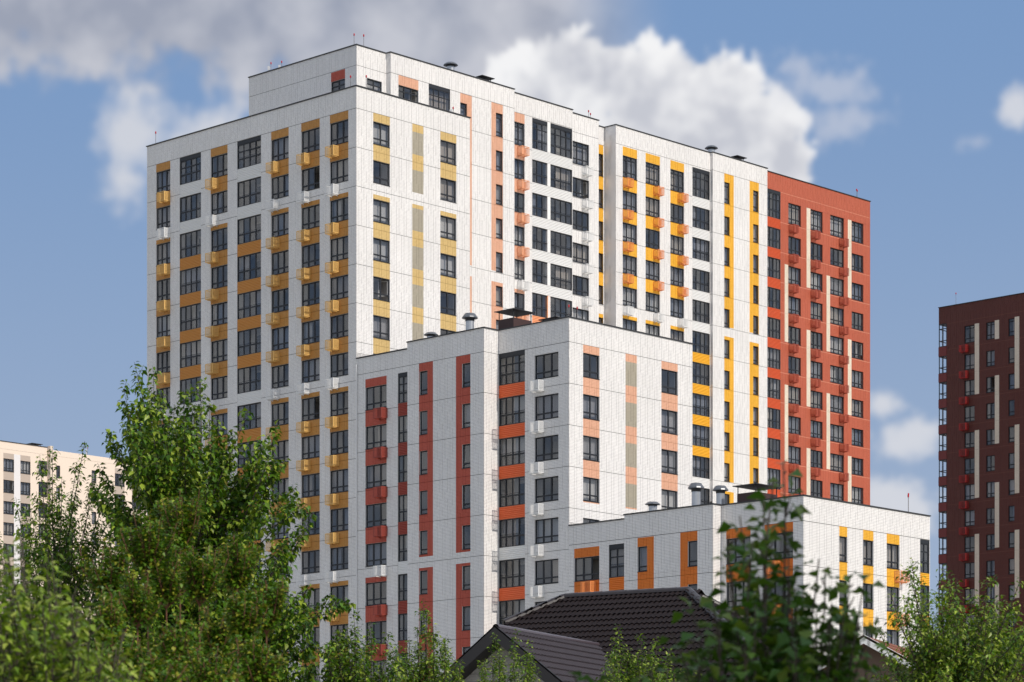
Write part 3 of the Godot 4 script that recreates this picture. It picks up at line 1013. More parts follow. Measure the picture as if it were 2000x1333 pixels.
# Tiles over a slope given by its ridge ends and the fall direction; left and right edges spread or close by the given metres per metre of fall.
func tiled(b: Node3D, a: Vector3, e: Vector3, fall: Vector3, length: float, spread_l: float, spread_r: float, wide: float, long: float, material: Material, limit: int, l_most := 99.0) -> int:
	var along := (e - a)
	var span := along.length()
	along = along / span
	var out := along.cross(fall).normalized()
	if out.y < 0:
		out = -out
	var mesh := once("tile%.3f_%.3f" % [wide, long], func(): return tile_mesh(wide, long))
	# x along the ridge, y down the slope, z out of the roof
	var right_handed := along.cross(fall).dot(out) > 0
	var ax := along if right_handed else -along
	var basis := Basis(ax, fall, out)
	var rest := []
	var made := 0
	for row in int(length / long):
		var y := row * long
		var from := -minf(spread_l * (y + long), l_most)
		var to := span + spread_r * (y + long)
		var cnt := int((to - from) / wide) + 1
		for j in cnt:
			var x := from + j * wide
			if not right_handed:
				x += wide
			var t := Transform3D(basis, a + along * x + fall * y + out * 0.002)
			if made < limit:
				obj("roof_tile", mesh, material, b, t.translated(-b.position))
				made += 1
			else:
				rest.append(t.translated(-b.position))
	if rest.size():
		var mm := MultiMesh.new()
		mm.transform_format = MultiMesh.TRANSFORM_3D
		mm.mesh = mesh
		mm.instance_count = rest.size()
		for j in rest.size():
			mm.set_instance_transform(j, rest[j])
		var o := MultiMeshInstance3D.new()
		o.name = "roof_tiling"
		o.multimesh = mm
		o.material_override = material
		o.set_meta("kind", "stuff")
		b.add_child(o, true)
	# the deck beneath
	var d := MB.new()
	var turn := minf(length, l_most / maxf(spread_l, 0.001))
	var knee := a + fall * turn - along * spread_l * turn
	d.quad(a, e, e + fall * turn + along * spread_r * turn, knee)
	if turn < length:
		d.quad(knee, e + fall * turn + along * spread_r * turn, e + fall * length + along * spread_r * length, knee + fall * (length - turn))
	obj("roof_deck", d.mesh(), material, b, Transform3D(Basis(), -b.position))
	return made


func ridge_caps(b: Node3D, a: Vector3, e: Vector3, r: float, material: Material) -> void:
	var span := (e - a).length()
	var dir := (e - a) / span
	var side := dir.cross(Vector3.UP).normalized()
	var up := side.cross(dir).normalized()
	var cnt := int(ceil(span / 0.42))
	for j in cnt:
		var m := MB.new()
		var p := a + dir * (span * j / cnt)
		var q := a + dir * (span * (j + 1) / cnt + 0.03)
		for s in 6:
			var t0 := PI * s / 6
			var t1 := PI * (s + 1) / 6
			var r0 := r * 1.06
			m.quad(p + (side * cos(t0) + up * sin(t0)) * r, q + (side * cos(t0) + up * sin(t0)) * r0, q + (side * cos(t1) + up * sin(t1)) * r0, p + (side * cos(t1) + up * sin(t1)) * r)
			m.quad(q + (side * cos(t0) + up * sin(t0)) * r0, q + (side * cos(t0) + up * sin(t0)) * r * 0.7, q + (side * cos(t1) + up * sin(t1)) * r * 0.7, q + (side * cos(t1) + up * sin(t1)) * r0)
		obj("ridge_cap", m.mesh(), material, b, Transform3D(Basis(), -b.position))


func house() -> void:
	var tile := mat("roof_tile", Color(0.015, 0.009, 0.009), 0.6)
	grain(tile, 0.02, 0.75, 1.0, 0.6)
	tile.metallic_specular = 0.28
	var plum := mat("porch_tile", Color(0.032, 0.022, 0.026), 0.5)
	grain(plum, 0.02, 0.8, 1.0, 0.6)
	var dark := mat("eaves", Color(0.016, 0.014, 0.014), 0.5)
	var block := mat("block_wall", Color(0.52, 0.50, 0.47), 0.9)
	grain(block, 0.03, 0.78, 1.0, 0.8)
	var b := thing("house", Vector3(3.2, 0, -78.9), "low house with a dark brown tiled hip roof and gabled porch wing", "house")
	var e := spot(1345, 1155, 78.0)
	var a := spot(1103, 1168, 79.79)
	a.y = e.y
	var along := (e - a).normalized()
	var out := Vector3(-0.463, 0, 0.886)
	out = (out - along * out.dot(along)).normalized()
	var pitch := 0.625
	var cs := 1.0 / sqrt(1 + pitch * pitch)
	var fall := Vector3(out.x * cs, -pitch * cs, out.z * cs)
	var back := Vector3(-out.x * cs, -pitch * cs, -out.z * cs)
	var n := tiled(b, a, e, fall, 5.36, cs, cs, 0.152, 0.335, tile, 290, 1.25)
	tiled(b, a, e, back, 1.6, cs, cs, 0.152, 0.335, tile, 0)
	# hips: side slopes fall along the ridge line
	var hr := Vector3(along.x * cs, -pitch * cs, along.z * cs)
	var hl := Vector3(-along.x * cs, -pitch * cs, -along.z * cs)
	tiled(b, e + out * 0.001, e - out * 0.001, hr, 5.36, cs, cs, 0.152, 0.335, tile, 0)
	tiled(b, a - out * 0.001, a + out * 0.001, hl, 1.474, cs, cs, 0.152, 0.335, tile, 0)
	var cap := mat("ridge_cap", Color(0.026, 0.02, 0.02), 0.35)
	ridge_caps(b, a, e, 0.12, cap)
	for c in [[e, out + along, 4.5], [e, along - out, 4.5], [a, out - along, 1.25], [a, -out - along, 1.25]]:
		var d: Vector3 = c[1]
		ridge_caps(b, c[0], c[0] + Vector3(d.x, -pitch, d.z) * c[2], 0.12, cap)
	# walls below the eaves
	var wl := MB.new()
	var h0 := e.y - pitch * 4.0
	var cn := [a - along * 0.9 + out * 4.0, e + along * 4.0 + out * 4.0, e + along * 4.0 - out * 1.2, a - along * 0.9 - out * 1.2]
	for j in 4:
		var p: Vector3 = cn[j]
		var q: Vector3 = cn[(j + 1) % 4]
		wl.quad(Vector3(p.x, 0, p.z), Vector3(q.x, 0, q.z), Vector3(q.x, h0, q.z), Vector3(p.x, h0, p.z))
	obj("wall", wl.mesh(), block, b, Transform3D(Basis(), -b.position))
	# porch wing: its gable looks at the street
	var p0 := spot(968, 1226, 70.84)
	var p1 := spot(1165, 1262, 76.2)
	p1.y = p0.y
	var fwd := (p1 - p0).normalized()
	var sd := Vector3(-fwd.z, 0, fwd.x)
	var pp := 0.78
	var c2 := 1.0 / sqrt(1 + pp * pp)
	var fr := Vector3(sd.x * c2, -pp * c2, sd.z * c2)
	var fl := Vector3(-sd.x * c2, -pp * c2, -sd.z * c2)
	tiled(b, p0, p1, fr, 3.3, 0.0, 0.1, 0.19, 0.30, plum, 0)
	tiled(b, p0, p1, fl, 3.3, 0.0, 0.1, 0.19, 0.30, plum, 0)
	ridge_caps(b, p0, p1, 0.09, mat("porch_cap", Color(0.06, 0.045, 0.052), 0.3))
	for s in [fr, fl]:
		var bb := MB.new()
		var q: Vector3 = p0 + s * 3.35
		var o2 := -fwd * 0.06
		var thick := Vector3(0, -0.34, 0)
		bb.quad(p0 + o2, q + o2, q + o2 + thick, p0 + o2 + thick)
		bb.quad(p0 + o2 + Vector3(0, 0.05, 0), q + o2 + Vector3(0, 0.05, 0), q + fwd * 0.1 + Vector3(0, 0.05, 0), p0 + fwd * 0.1 + Vector3(0, 0.05, 0))
		bb.quad(p0 + o2 + thick, q + o2 + thick, q + fwd * 0.7 + thick, p0 + fwd * 0.7 + thick)
		obj("barge_board", bb.mesh(), dark, b, Transform3D(Basis(), -b.position))
	# gable wall of pale blocks, laid one by one
	var g := MB.new()
	var g0 := p0 + fwd * 0.55
	var half := 2.2
	var row := 0
	var y := 0.0
	while y < g0.y - 0.3:
		var reach := minf(half, (g0.y - 0.12 - y - 0.2) / pp)
		var x := -reach + (0.3 if row % 2 else 0.0) * 0.0
		var first := 0.6 if row % 2 else 0.3
		var at := -reach
		while at < reach - 0.02:
			var nx := minf(at + first, reach)
			first = 0.6
			var k := 1.0 - rng.randf() * 0.12
			var base := g0 + sd * at
			var fin := g0 + sd * nx
			var yy := y
			var m := MB.new()
			var q0 := Vector3(base.x, yy, base.z) - fwd * 0.02
			var q1 := Vector3(fin.x, yy, fin.z) - fwd * 0.02 - sd * 0.012
			m.quad(q0, q1, q1 + Vector3(0, 0.188, 0), q0 + Vector3(0, 0.188, 0), Color(k, k, k))
			m.quad(q0 + Vector3(0, 0.188, 0), q1 + Vector3(0, 0.188, 0), q1 + Vector3(0, 0.188, 0) + fwd * 0.03, q0 + Vector3(0, 0.188, 0) + fwd * 0.03, Color(k, k, k))
			m.quad(q1, q1 + fwd * 0.03, q1 + fwd * 0.03 + Vector3(0, 0.188, 0), q1 + Vector3(0, 0.188, 0), Color(k, k, k))
			if yy > 3.0:
				obj("wall_block", m.mesh(), block, b, Transform3D(Basis(), -b.position))
			at = nx
		y += 0.2
		row += 1
	g.quad(Vector3((g0 - sd * half).x, 0, (g0 - sd * half).z), Vector3((g0 + sd * half).x, 0, (g0 + sd * half).z), g0 + sd * half + Vector3(0, -half * pp - 0.12, 0), g0 - sd * half + Vector3(0, -half * pp - 0.12, 0), Color(0.5, 0.5, 0.5))
	g.quad(g0 - sd * half + Vector3(0, -half * pp - 0.12, 0), g0 + sd * half + Vector3(0, -half * pp - 0.12, 0), g0 + Vector3(0, -0.12, 0), g0 + Vector3(0, -0.12, 0), Color(0.5, 0.5, 0.5))
	obj("gable_backing", g.mesh(), mat("gable_backing", Color(0.22, 0.21, 0.2), 0.95), b, Transform3D(Basis(), -b.position))
	var post := MB.new()
	post.box(Vector3(-0.1, 0, -0.1), Vector3(0.1, 5.25, 0.1))
	post.box(Vector3(-0.16, 5.25, -0.16), Vector3(0.16, 5.4, 0.16))
	var pt := spot(1024, 1333, 70.0)
	obj("porch_post", post.mesh(), mat("post_paint", Color(0.75, 0.74, 0.72), 0.5), b, Transform3D(Basis(), Vector3(pt.x, 0, pt.z) - b.position))
	# a second, lower roof among the right-hand trees
	var t := thing("red_tiled_roof_house", Vector3(10.0, 0, -72.0), "small house with a reddish tiled roof half hidden by the bright tree", "house")
	var ra := spot(1688, 1246, 72.0)
	var rb := spot(1775, 1262, 76.0)
	rb.y = ra.y
	var fw := (rb - ra).normalized()
	var s2 := Vector3(-fw.z, 0, fw.x)
	var f2 := Vector3(s2.x * 0.87, -0.49, s2.z * 0.87)
	var f3 := Vector3(-s2.x * 0.87, -0.49, -s2.z * 0.87)
	var terra := mat("terracotta", Color(0.20, 0.075, 0.045), 0.7)
	tiled(t, ra, rb, f2, 3.6, 0.0, 0.0, 0.2, 0.33, terra, 40)
	tiled(t, ra, rb, f3, 3.6, 0.0, 0.0, 0.2, 0.33, terra, 0)
	for s in [f2, f3]:
		var vb := MB.new()
		var q2: Vector3 = ra + s * 3.65
		vb.quad(ra - fw * 0.05, q2 - fw * 0.05, q2 - fw * 0.05 + Vector3(0, -0.16, 0), ra - fw * 0.05 + Vector3(0, -0.16, 0))
		vb.quad(ra - fw * 0.05 + Vector3(0, 0.07, 0), q2 - fw * 0.05 + Vector3(0, 0.07, 0), q2 + fw * 0.14 + Vector3(0, 0.07, 0), ra + fw * 0.14 + Vector3(0, 0.07, 0))
		obj("verge", vb.mesh(), mat("metal_white", tints["white"], 0.45), t, Transform3D(Basis(), -t.position))
	var w2 := MB.new()
	var wa := ra + fw * 0.4
	w2.quad(Vector3((wa - s2 * 2.6).x, 0, (wa - s2 * 2.6).z), Vector3((wa + s2 * 2.6).x, 0, (wa + s2 * 2.6).z), wa + s2 * 2.6 + Vector3(0, -1.6, 0), wa - s2 * 2.6 + Vector3(0, -1.6, 0))
	w2.quad(wa - s2 * 2.6 + Vector3(0, -1.6, 0), wa + s2 * 2.6 + Vector3(0, -1.6, 0), wa + Vector3(0, -0.15, 0), wa + Vector3(0, -0.15, 0))
	obj("wall", w2.mesh(), mat("brown_wall", Color(0.17, 0.12, 0.09), 0.9), t, Transform3D(Basis(), -t.position))


# ------------------------------------------------------------------ trees
# tips: where the shoots end; the crown is what grows along the shoots
func tree(called: String, label: String, category: String, base: Vector3, tips: Array, o: Dictionary) -> void:
	var t := thing(called, base, label, category, o.get("group", ""))
	var wood := MB.new()
	var crown := MB.new()
	var r := RandomNumberGenerator.new()
	r.seed = hash(label) + int(base.x * 100.0)
	var fork: float = o.get("fork", 0.3)
	var hi := 0.0
	var mid := Vector3.ZERO
	for p in tips:
		hi = maxf(hi, p.y)
		mid += p
	mid /= tips.size()
	var lean := Vector3(mid.x - base.x, 0, mid.z - base.z)
	var stem_top := Vector3(lean.x, hi * o.get("stem", 0.75), lean.z)
	var girth: float = o.get("girth", 0.1)
	var stem := PackedVector3Array()
	var radii := PackedFloat32Array()
	for j in 9:
		var q := j / 8.0
		stem.append(Vector3.ZERO.lerp(stem_top, q) + Vector3(sin(q * 5.0), 0, cos(q * 4.0) - 1) * girth * 0.7)
		radii.append(lerpf(girth, girth * 0.22, q))
	var trunk := MB.new()
	trunk.tube(stem, radii, 8)
	var bark := mat("bark_" + o.get("bark", "grey"), o.get("bark_color", Color(0.06, 0.048, 0.036)), 0.9)
	obj("trunk", trunk.mesh(), bark, t)
	var twig: float = o.get("twig", 0.55)
	for p in tips:
		var tip: Vector3 = p - base
		var q := clampf((tip.y / maxf(stem_top.y, 0.1)) * r.randf_range(o.get("rise", 0.5), o.get("rise", 0.5) + 0.28), fork, 0.97)
		var k := q * 8.0
		var k0 := int(k)
		var root: Vector3 = stem[k0].lerp(stem[mini(k0 + 1, 8)], k - k0)
		var span := (tip - root).length()
		var flat := Vector3((tip - root).x, 0, (tip - root).z)
		var bend := root + (tip - root) * 0.5 + flat * 0.25 - Vector3(0, span * 0.05, 0) + Vector3(r.randf_range(-1, 1), r.randf_range(-0.5, 0.5), r.randf_range(-1, 1)) * span * 0.07
		var pts := PackedVector3Array()
		var rad := PackedFloat32Array()
		for j in 8:
			var w := j / 7.0
			pts.append(root.lerp(bend, w).lerp(bend.lerp(tip, w), w))
			rad.append(lerpf(minf(girth * 0.3, 0.006 + span * 0.005), 0.003, w))
		wood.tube(pts, rad, 5)
		leaves_along(pts, o.get("bare", 0.3) + 0.1, crown, r, o)
		var cnt := int(maxf(3.0, span * o.get("twigs", 5.0)))
		for j in cnt:
			var w := r.randf_range(o.get("bare", 0.25), 0.99)
			var at := root.lerp(bend, w).lerp(bend.lerp(tip, w), w)
			var dir := Vector3(r.randf_range(-1, 1), r.randf_range(-0.15, 0.9) + o.get("upward", 0.2), r.randf_range(-1, 1)).normalized()
			var ln := twig * r.randf_range(0.35, 1.0) * lerpf(1.0, 0.35, w)
			var sub := PackedVector3Array([at, at + dir * ln * 0.5 + Vector3(0, ln * 0.03, 0), at + dir * ln + Vector3(0, ln * 0.14, 0)])
			if o.get("twigwood", true):
				wood.tube(sub, PackedFloat32Array([0.005, 0.0035, 0.002]), 4)
			leaves_along(sub, 0.08, crown, r, o)
	obj("branches", wood.mesh(), bark, t)
	obj("crown", crown.mesh(), mats["leaf"], t)
	leaf_count += crown.v.size() / 5


var leaf_count := 0
var brick_count := 0


func leaves_along(pts: PackedVector3Array, from: float, m: MB, r: RandomNumberGenerator, o: Dictionary) -> void:
	var total := 0.0
	for j in pts.size() - 1:
		total += pts[j].distance_to(pts[j + 1])
	var gap: float = o.get("gap", 0.03)
	var n := int(total * (1.0 - from) / gap) + 1
	var palette: Array = o["palette"]
	var long: float = o.get("leaf", 0.08)
	var wide: float = long * o.get("wide", 0.5) * 0.5
	var droop: float = o.get("droop", 0.5)
	for j in n:
		var w := from + (1.0 - from) * (j + r.randf()) / n
		var f := clampf(w, 0.0, 0.999) * (pts.size() - 1)
		var k := int(f)
		var at := pts[k].lerp(pts[k + 1], f - k)
		var along := (pts[k + 1] - pts[k]).normalized()
		var side := along.cross(Vector3(0.3, 0.1, 0.9)).normalized()
		var radial := side.rotated(along, j * 2.4 + r.randf() * 0.8)
		at += radial * r.randf_range(0.01, 0.035)
		var y := (radial * 0.9 + along * 0.35 + Vector3(r.randf_range(-0.3, 0.3), r.randf_range(-0.2, 0.2) - droop * r.randf_range(0.3, 1.4), r.randf_range(-0.3, 0.3))).normalized()
		var z := Vector3(r.randf_range(-0.7, 0.7), 1.0, r.randf_range(-0.7, 0.7))
		z = (z - y * z.dot(y)).normalized()
		var x := y.cross(z)
		var s := r.randf_range(0.6, 1.15)
		y *= long * s
		x *= wide * s
		var lift := z * wide * s * 0.45
		var a: Color = palette[r.randi_range(0, palette.size() - 1)]
		var g := r.randf_range(0.8, 1.2)
		var col := Color(a.r * g, a.g * g, a.b * g)
		var b := m.v.size()
		m.v.append_array([at, at - x + y * 0.4 + lift, at + y - z * long * 0.16 * s, at + x + y * 0.4 + lift, at + y * 0.45])
		var nl := (z + x / wide * 0.35).normalized()
		var nr := (z - x / wide * 0.35).normalized()
		m.n.append_array([z, nl, z, nr, z])
		m.c.append_array([col, col, col, col, col])
		m.i.append_array([b, b + 1, b + 4, b + 1, b + 2, b + 4, b, b + 4, b + 3, b + 4, b + 2, b + 3])


# shoots filling an outline drawn at one depth, thickened towards and away from the viewer
func fill(outline: Array, n: int, d: float, deep: float, seed_: int) -> Array:
	var r := RandomNumberGenerator.new()
	r.seed = seed_
	var poly := PackedVector2Array()
	var lo := Vector2(1e9, 1e9)
	var hi := Vector2(-1e9, -1e9)
	for p in outline:
		poly.append(Vector2(p[0], p[1]))
		lo = lo.min(Vector2(p[0], p[1]))
		hi = hi.max(Vector2(p[0], p[1]))
	var out := []
	while out.size() < n:
		var p := Vector2(r.randf_range(lo.x, hi.x), r.randf_range(lo.y, hi.y))
		if Geometry2D.is_point_in_polygon(p, poly):
			out.append(spot(p.x, p.y, d + r.randf_range(-deep, deep)))
	return out


func marks(list: Array, d: float, deep: float, seed_: int) -> Array:
	var r := RandomNumberGenerator.new()
	r.seed = seed_
	var out := []
	for p in list:
		out.append(spot(p[0], p[1], d + r.randf_range(-deep, deep)))
	return out


func foliage() -> void:
	var pear := [Color(0.055, 0.13, 0.010), Color(0.075, 0.16, 0.012), Color(0.12, 0.215, 0.016), Color(0.27, 0.36, 0.04), Color(0.04, 0.095, 0.010), Color(0.19, 0.25, 0.03)]
	var lime := [Color(0.16, 0.25, 0.022), Color(0.22, 0.31, 0.034), Color(0.105, 0.185, 0.018), Color(0.33, 0.39, 0.08)]
	var hawthorn := [Color(0.06, 0.145, 0.01), Color(0.085, 0.18, 0.013), Color(0.12, 0.21, 0.016), Color(0.26, 0.27, 0.03)]
	var alder := [Color(0.045, 0.115, 0.014), Color(0.06, 0.135, 0.017), Color(0.08, 0.16, 0.02), Color(0.13, 0.20, 0.025)]
	var ground := func(x: float, d: float) -> Vector3: return Vector3((x - 1000.0) / F * d, 0, -d)
	# the tall pear tree
	var tips: Array = marks([[262, 708], [298, 715], [240, 760], [312, 760], [390, 742], [362, 765], [408, 788], [340, 790], [485, 800], [455, 840], [540, 830], [520, 850], [205, 838], [218, 860], [190, 905], [250, 800], [290, 790], [430, 830], [600, 985], [612, 1000], [575, 960], [560, 1050], [556, 900], [590, 1030], [270, 740], [380, 790], [690, 1178], [650, 1165], [600, 1150]], 45.0, 0.9, 3)
	tips += fill([[200, 900], [240, 790], [265, 745], [300, 750], [340, 810], [390, 775], [430, 850], [480, 830], [530, 870], [560, 960], [595, 1000], [560, 1070], [590, 1160], [640, 1220], [600, 1400], [150, 1400], [170, 1000]], 215, 45.0, 2.1, 4)
	tips += fill([[180, 1120], [600, 1120], [640, 1400], [160, 1400]], 70, 44.0, 1.5, 8)
	tree("pear_tree", "tall leafy pear tree with upright shoots before the ochre tower", "tree", ground.call(390, 45.0), tips, {"palette": pear, "leaf": 0.118, "wide": 0.62, "girth": 0.13, "twigs": 7.5, "twig": 0.52, "gap": 0.026, "upward": 0.12, "bare": 0.2, "droop": 0.8, "rise": 0.68})
	# thinner tree before the beige building
	tips = marks([[77, 888], [102, 872], [165, 862], [30, 972], [90, 940], [120, 930], [150, 905], [180, 925], [70, 960], [140, 980], [110, 1000]], 47.0, 0.8, 5)
	tips += fill([[20, 1010], [90, 960], [180, 930], [240, 960], [270, 1400], [-30, 1400], [-30, 1050]], 130, 47.0, 1.6, 6)
	tree("pear_tree", "sparser pear tree with thin spires before the beige building", "tree", ground.call(110, 47.0), tips, {"palette": pear, "leaf": 0.092, "wide": 0.52, "girth": 0.08, "twigs": 6.5, "twig": 0.38, "gap": 0.022, "upward": 0.2, "bare": 0.25, "rise": 0.62, "droop": 0.7})
	# round-headed thorn shrubs on thin stems
	var heads := [[300, 1300, 20.0, 62], [410, 1310, 20.5, 60], [500, 1275, 21.0, 55], [230, 1280, 20.0, 58], [290, 1040, 24.0, 52], [205, 1085, 24.5, 50], [350, 985, 25.0, 46], [395, 1105, 23.5, 48], [460, 1085, 24.5, 44], [425, 1225, 22.5, 55], [335, 1110, 24.0, 56], [265, 1150, 23.0, 54], [520, 1150, 23.0, 40], [480, 1180, 22.0, 46], [215, 1190, 22.0, 50], [350, 1235, 21.5, 52]]
	var hr := RandomNumberGenerator.new()
	hr.seed = 77
	for hd in heads:
		tips = []
		var mid := spot(hd[0], hd[1], hd[2])
		var rad: float = hd[3] * hd[2] / F
		for j in 26:
			var q := Vector3(hr.randfn(), hr.randfn() * 0.9, hr.randfn()).normalized() * pow(hr.randf(), 0.4)
			tips.append(mid + Vector3(q.x * 1.15, q.y, q.z) * rad)
		tree("thorn_shrub", "yellow green thorn shrub with a round head on a thin reddish stem", "shrub", ground.call(hd[0] + 5, hd[2]), tips, {"palette": hawthorn, "leaf": 0.042, "wide": 0.8, "girth": 0.02, "stem": 0.955, "fork": 0.93, "twigs": 22.0, "twig": 0.11, "gap": 0.010, "bare": 0.1, "droop": 0.2, "twigwood": false, "bark": "red", "bark_color": Color(0.15, 0.065, 0.035), "group": "round-headed thorn shrubs below the pear trees"})
	# soft-focus bush close by
	tips = fill([[-30, 1075], [20, 1040], [80, 1075], [110, 1120], [170, 1150], [185, 1230], [260, 1290], [310, 1400], [-30, 1400]], 105, 14.0, 0.8, 40)
	tips += marks([[40, 1045], [100, 1080], [150, 1180], [240, 1230], [200, 1255], [280, 1290], [255, 1320]], 14.0, 0.5, 41)
	tree("willow_bush", "close light green bush with slender blurred leaves", "bush", ground.call(60, 14.0), tips, {"palette": lime, "leaf": 0.066, "wide": 0.42, "girth": 0.025, "fork": 0.15, "twigs": 11.0, "twig": 0.2, "gap": 0.019, "bare": 0.15})
	# trees along the foot of the red block and the house
	tips = marks([[690, 1185], [725, 1215], [760, 1240], [660, 1240], [640, 1275], [700, 1250]], 44.0, 0.6, 50) + fill([[600, 1290], [680, 1215], [730, 1235], [790, 1265], [800, 1400], [590, 1400]], 85, 44.0, 1.0, 51)
	tree("pear_tree", "low pear tree at the foot of the red-striped block", "tree", ground.call(700, 44.0), tips, {"palette": pear, "leaf": 0.09, "wide": 0.52, "girth": 0.08, "twigs": 8.0, "twig": 0.38, "gap": 0.02, "droop": 0.6})
	tips = marks([[826, 1172], [832, 1195], [845, 1215], [870, 1245], [800, 1250], [815, 1225], [780, 1262]], 46.0, 0.5, 52) + fill([[770, 1280], [820, 1230], [860, 1240], [900, 1290], [920, 1400], [760, 1400]], 80, 46.0, 0.9, 53)
	tree("plum_tree", "bright young plum tree with one tall shoot before the red strips", "tree", ground.call(835, 46.0), tips, {"palette": pear + lime, "leaf": 0.072, "wide": 0.55, "girth": 0.06, "twigs": 9.0, "twig": 0.32, "gap": 0.017})
	tips = marks([[965, 1235], [958, 1260], [1010, 1228], [1000, 1262], [1035, 1248], [1030, 1280], [985, 1290], [945, 1290]], 58.0, 0.6, 54) + fill([[930, 1300], [965, 1250], [1000, 1280], [1040, 1255], [1060, 1320], [1080, 1400], [890, 1400]], 60, 58.0, 0.9, 55)
	tree("apple_tree", "small loose tree in front of the porch gable", "tree", ground.call(990, 58.0), tips, {"palette": pear + lime, "leaf": 0.085, "wide": 0.55, "girth": 0.06, "twigs": 7.0, "twig": 0.34, "gap": 0.022})
	tips = marks([[1208, 1225], [1200, 1250], [1252, 1243], [1283, 1243], [1190, 1272], [1225, 1265], [1310, 1275]], 42.0, 0.5, 56) + fill([[1180, 1300], [1205, 1245], [1255, 1262], [1300, 1265], [1360, 1300], [1400, 1400], [1150, 1400]], 75, 42.0, 0.9, 57)
	tree("plum_tree", "sunlit yellow green bush in front of the dark tiled roof", "tree", ground.call(1260, 42.0), tips, {"palette": lime + pear, "leaf": 0.07, "wide": 0.55, "girth": 0.05, "twigs": 10.0, "twig": 0.32, "gap": 0.016})
	# broad tree on the right
	tips = marks([[1782, 1092], [1775, 1120], [1765, 1165], [1800, 1125], [1850, 1110], [1870, 1130], [1930, 1130], [1925, 1160], [1900, 1150], [1960, 1175], [1990, 1195], [1740, 1160], [1745, 1190], [1720, 1235], [1840, 1150], [1995, 1130]], 33.0, 0.8, 60)
	tips += fill([[1750, 1230], [1775, 1170], [1850, 1140], [1880, 1165], [1930, 1165], [2030, 1190], [2040, 1400], [1690, 1400], [1700, 1300]], 120, 33.0, 1.3, 61)
	tree("cherry_tree", "broad bright green tree before the maroon tower", "tree", ground.call(1890, 33.0), tips, {"palette": lime + pear, "leaf": 0.072, "wide": 0.5, "girth": 0.09, "twigs": 9.0, "twig": 0.4, "gap": 0.018, "bare": 0.2, "rise": 0.66, "upward": 0.1})
	# dark leaves close to the camera
	tips = marks([[1530, 903], [1512, 935], [1492, 980], [1445, 1008], [1422, 1045], [1470, 1060], [1498, 1045], [1540, 1072], [1600, 1092], [1612, 1120], [1660, 1125], [1690, 1130], [1625, 1180], [1560, 1150], [1480, 1125], [1428, 1105], [1350, 1180], [1312, 1235], [1395, 1190], [1700, 1215], [1655, 1230], [1335, 1285], [1380, 1250], [1270, 1310], [1120, 1318], [1150, 1330]], 11.0, 0.35, 70)
	tips += fill([[1330, 1250], [1400, 1190], [1440, 1130], [1540, 1130], [1640, 1180], [1700, 1230], [1740, 1300], [1740, 1420], [1260, 1420]], 52, 11.0, 0.6, 71)
	tree("alder_bush", "close dark bush with rounded out-of-focus leaves before the low block", "bush", ground.call(1540, 11.0), tips, {"palette": alder, "leaf": 0.072, "wide": 0.85, "girth": 0.022, "fork": 0.2, "twigs": 7.5, "twig": 0.15, "gap": 0.03, "bare": 0.4, "droop": 0.3})
	# unseen tree, added to the viewer's right to keep the sun off the alder
	var heart := Vector3(1.15, 2.6, -11.0) + Vector3(CU * cos(deg_to_rad(40.0)), sin(deg_to_rad(40.0)), SU * cos(deg_to_rad(40.0))) * 6.5
	tips = []
	for j in 85:
		var q := Vector3(hr.randfn(), hr.randfn(), hr.randfn()).normalized() * pow(hr.randf(), 0.45)
		tips.append(heart + Vector3(q.x * 1.5, q.y * 1.25, q.z * 1.5))
	tree("added_shade_tree", "broad walnut tree shading the dark bush beside it", "tree", Vector3(heart.x, 0, heart.z), tips, {"palette": alder, "leaf": 0.13, "wide": 0.5, "girth": 0.14, "fork": 0.5, "twigs": 4.0, "twig": 0.4, "gap": 0.04, "bare": 0.2, "rise": 0.66})


# ------------------------------------------------------------------ sky
var n1 := FastNoiseLite.new()
var n2 := FastNoiseLite.new()


func blob(x: float, y: float, cx: float, cy: float, rx: float, ry: float) -> float:
	return 1.0 - sqrt(pow((x - cx) / rx, 2) + pow((y - cy) / ry, 2))


